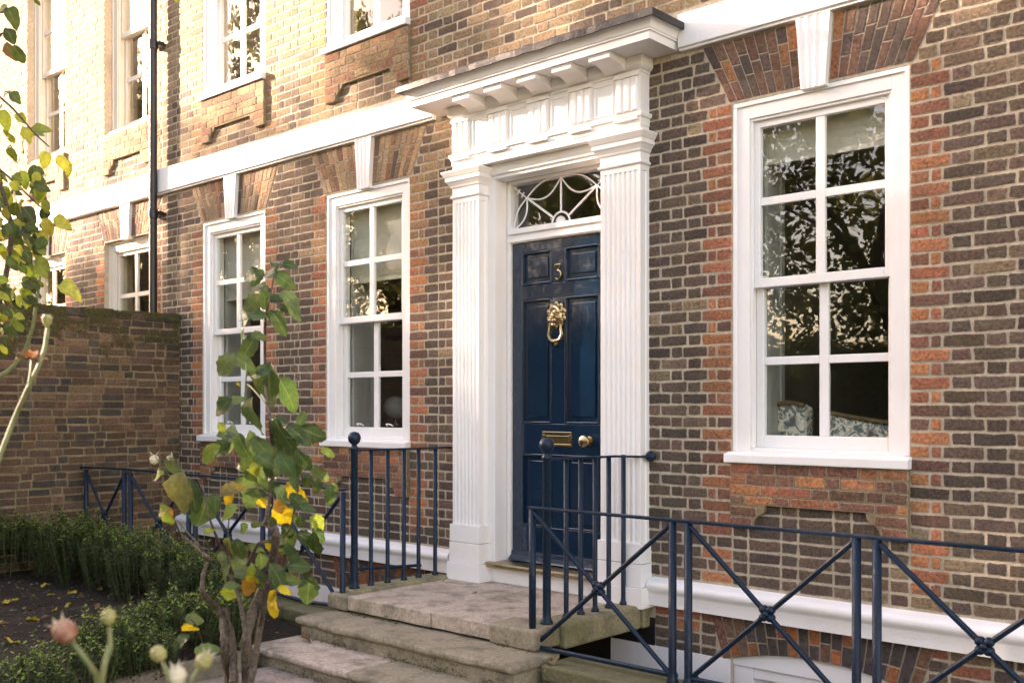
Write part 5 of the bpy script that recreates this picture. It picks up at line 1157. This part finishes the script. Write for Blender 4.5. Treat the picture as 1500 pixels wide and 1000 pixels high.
# ================================================================== ACROSS THE ROAD (mirrored in the windows, throws the dappled shade)
pf = empty('park_fence', (-12, -7.35, 0), 'black iron spearhead fence reflected in the ground floor windows', 'fence')
bm_ = MB(); bm_.tube([(0, 0, 0), (0, 0, 1.72), (0, 0, 1.74), (0, 0, 1.9)], [0.011, 0.011, 0.018, 0.002], 6); bar_me = bm_.mesh('bar', 'black_paint')
for i in range(170): put('bar', bar_me, pf, (-22 + i * 0.125, -7.35, 0.06))
for z in (0.25, 1.6): MB().box(-22, -0.7, -7.37, -7.33, z, z + 0.03).build('rail', 'black_paint', pf)
def crown_mesh(seed, n, e, leaf):
    r = random.Random(seed); m_ = MB(); cl_ = []
    for i in range(60):
        while True:
            p = Vector((r.uniform(-1, 1), r.uniform(-1, 1), r.uniform(-1, 1)))
            q = (abs(p.x) ** e + abs(p.y) ** e + abs(p.z) ** e) ** (1 / e)
            if 0.2 < q < 0.92: break
        cl_.append((p, r.uniform(0.10, 0.26)))
    for i in range(n):
        c, s_ = r.choice(cl_); q = Vector((r.gauss(0, 0.5), r.gauss(0, 0.5), r.gauss(0, 0.42))) * s_; p = c + q; s2 = r.uniform(leaf * 0.6, leaf * 1.3)
        a = Vector((r.uniform(-1, 1), r.uniform(-1, 1), r.uniform(-1, 1))).normalized(); b = a.orthogonal().normalized()
        m_.add([p - a * s2, p + b * s2 * 0.6, p + a * s2, p - b * s2 * 0.6], [(0, 1, 2, 3)])
    return m_.mesh('crown', 'tree_leaf')
CR_ = [crown_mesh(101 + k, 7500, 2, 0.021) for k in range(3)]; CD_ = [crown_mesh(201 + k, 16000, 3.5, 0.032) for k in range(2)]; CL_ = [crown_mesh(301, 22000, 4, 0.038)]; CL_[0].materials[0] = MATS['shrub_leaf']
tk = MB(); tk.tube([(0, 0, 0), (0.1, 0, 0.4), (0, 0.1, 0.8), (0.1, 0, 1.2)], [0.055, 0.04, 0.03, 0.012], 10)
for a in range(6):
    t = a * 1.05; tk.tube([(0.03, 0.03, 0.45 + a * 0.07), (0.3 * math.cos(t), 0.3 * math.sin(t), 0.85 + a * 0.04), (0.55 * math.cos(t), 0.55 * math.sin(t), 1.05)], [0.022, 0.014, 0.004], 7)
trunk_me = tk.mesh('trunk', 'bark', smooth=True)
# x, y, height, crown radius, dense
TREES = [(-2, -18, 11.0, 4.6, 0), (-8.5, -16.5, 10.5, 4.6, 0), (-14.5, -17.5, 12.0, 4.8, 0), (-20.5, -17, 11.0, 4.8, 0), (-27, -17.5, 12, 4.8, 0), (-23, -24, 20, 5.5, 0), (-9, -28, 14, 6.0, 0), (-30.5, -22, 19, 5.0, 0), (-34, -27, 21, 5.5, 0), (-45.5, -18.5, 17, 3.6, 0), (-40, -24, 18, 5.0, 0),
         (-5, -15.6, 3.6, 3.0, 1), (-10.6, -15.8, 3.2, 3.2, 1), (-16.5, -15.6, 3.7, 3.2, 1), (-22.5, -15.7, 3.4, 3.2, 1), (-28.5, -15.7, 4.2, 3.2, 1), (0.5, -15.8, 3.6, 3.0, 1), (-8, -21, 3.3, 3.6, 1), (-14, -21.5, 3.4, 3.6, 1), (-20, -21, 4.6, 3.6, 1), (-26, -20.5, 5.0, 3.6, 1), (-2, -21, 3.4, 3.6, 1), (-33, -20, 5, 3.6, 1), (-17, -36, 4.8, 6, 1), (-28, -36, 6.6, 6, 1), (-39, -34, 6.8, 6, 1), (-6, -36, 4.6, 6, 1),
         (-31.5, -11.5, 15.8, 2.6, 1), (-35.0, -11.0, 13.7, 2.3, 1), (-38.8, -11.2, 12.1, 2.4, 1), (-43.0, -11.0, 11.8, 2.4, 1), (-47.2, -11.5, 11.9, 2.4, 1), (-51.5, -11.5, 11.9, 2.4, 1), (-27.0, -12.0, 16.5, 2.6, 1)]  # unseen street row, heights and crowns set to shape the shade on the facade
for i, (x, y, h, r_, dn) in enumerate(TREES):
    e = empty('tree', (x, y, 0.04), 'unseen narrow leafy tree along the road, shaped to throw dappled shade on the house' if dn and h > 7 else 'low bushy park tree behind the spearhead fence, seen mirrored in the window panes' if dn else 'broad leafy park tree across the road, seen mirrored in the window panes', 'tree', 'street trees along the road' if dn and h > 7 else 'bushy trees behind the fence' if dn else 'park trees across the road')
    put('trunk', trunk_me, e, (x, y, 0.0), scale=(h * 0.5, h * 0.5, h * 0.6) if not dn else (h * 0.3, h * 0.3, h * 0.6), rot=(0, 0, i))
    put('crown', (CL_ * 2 if dn and h < 7 else CD_ if dn else CR_)[int(-x) % 2], e, (x, y, h * 0.58 if not dn else h * 0.6 if h > 7 else h * 0.5), scale=(r_, r_, h * 0.42) if not dn else (r_, r_, h * 0.4 if h > 7 else h * 0.5), rot=(0, 0, x * 1.3))
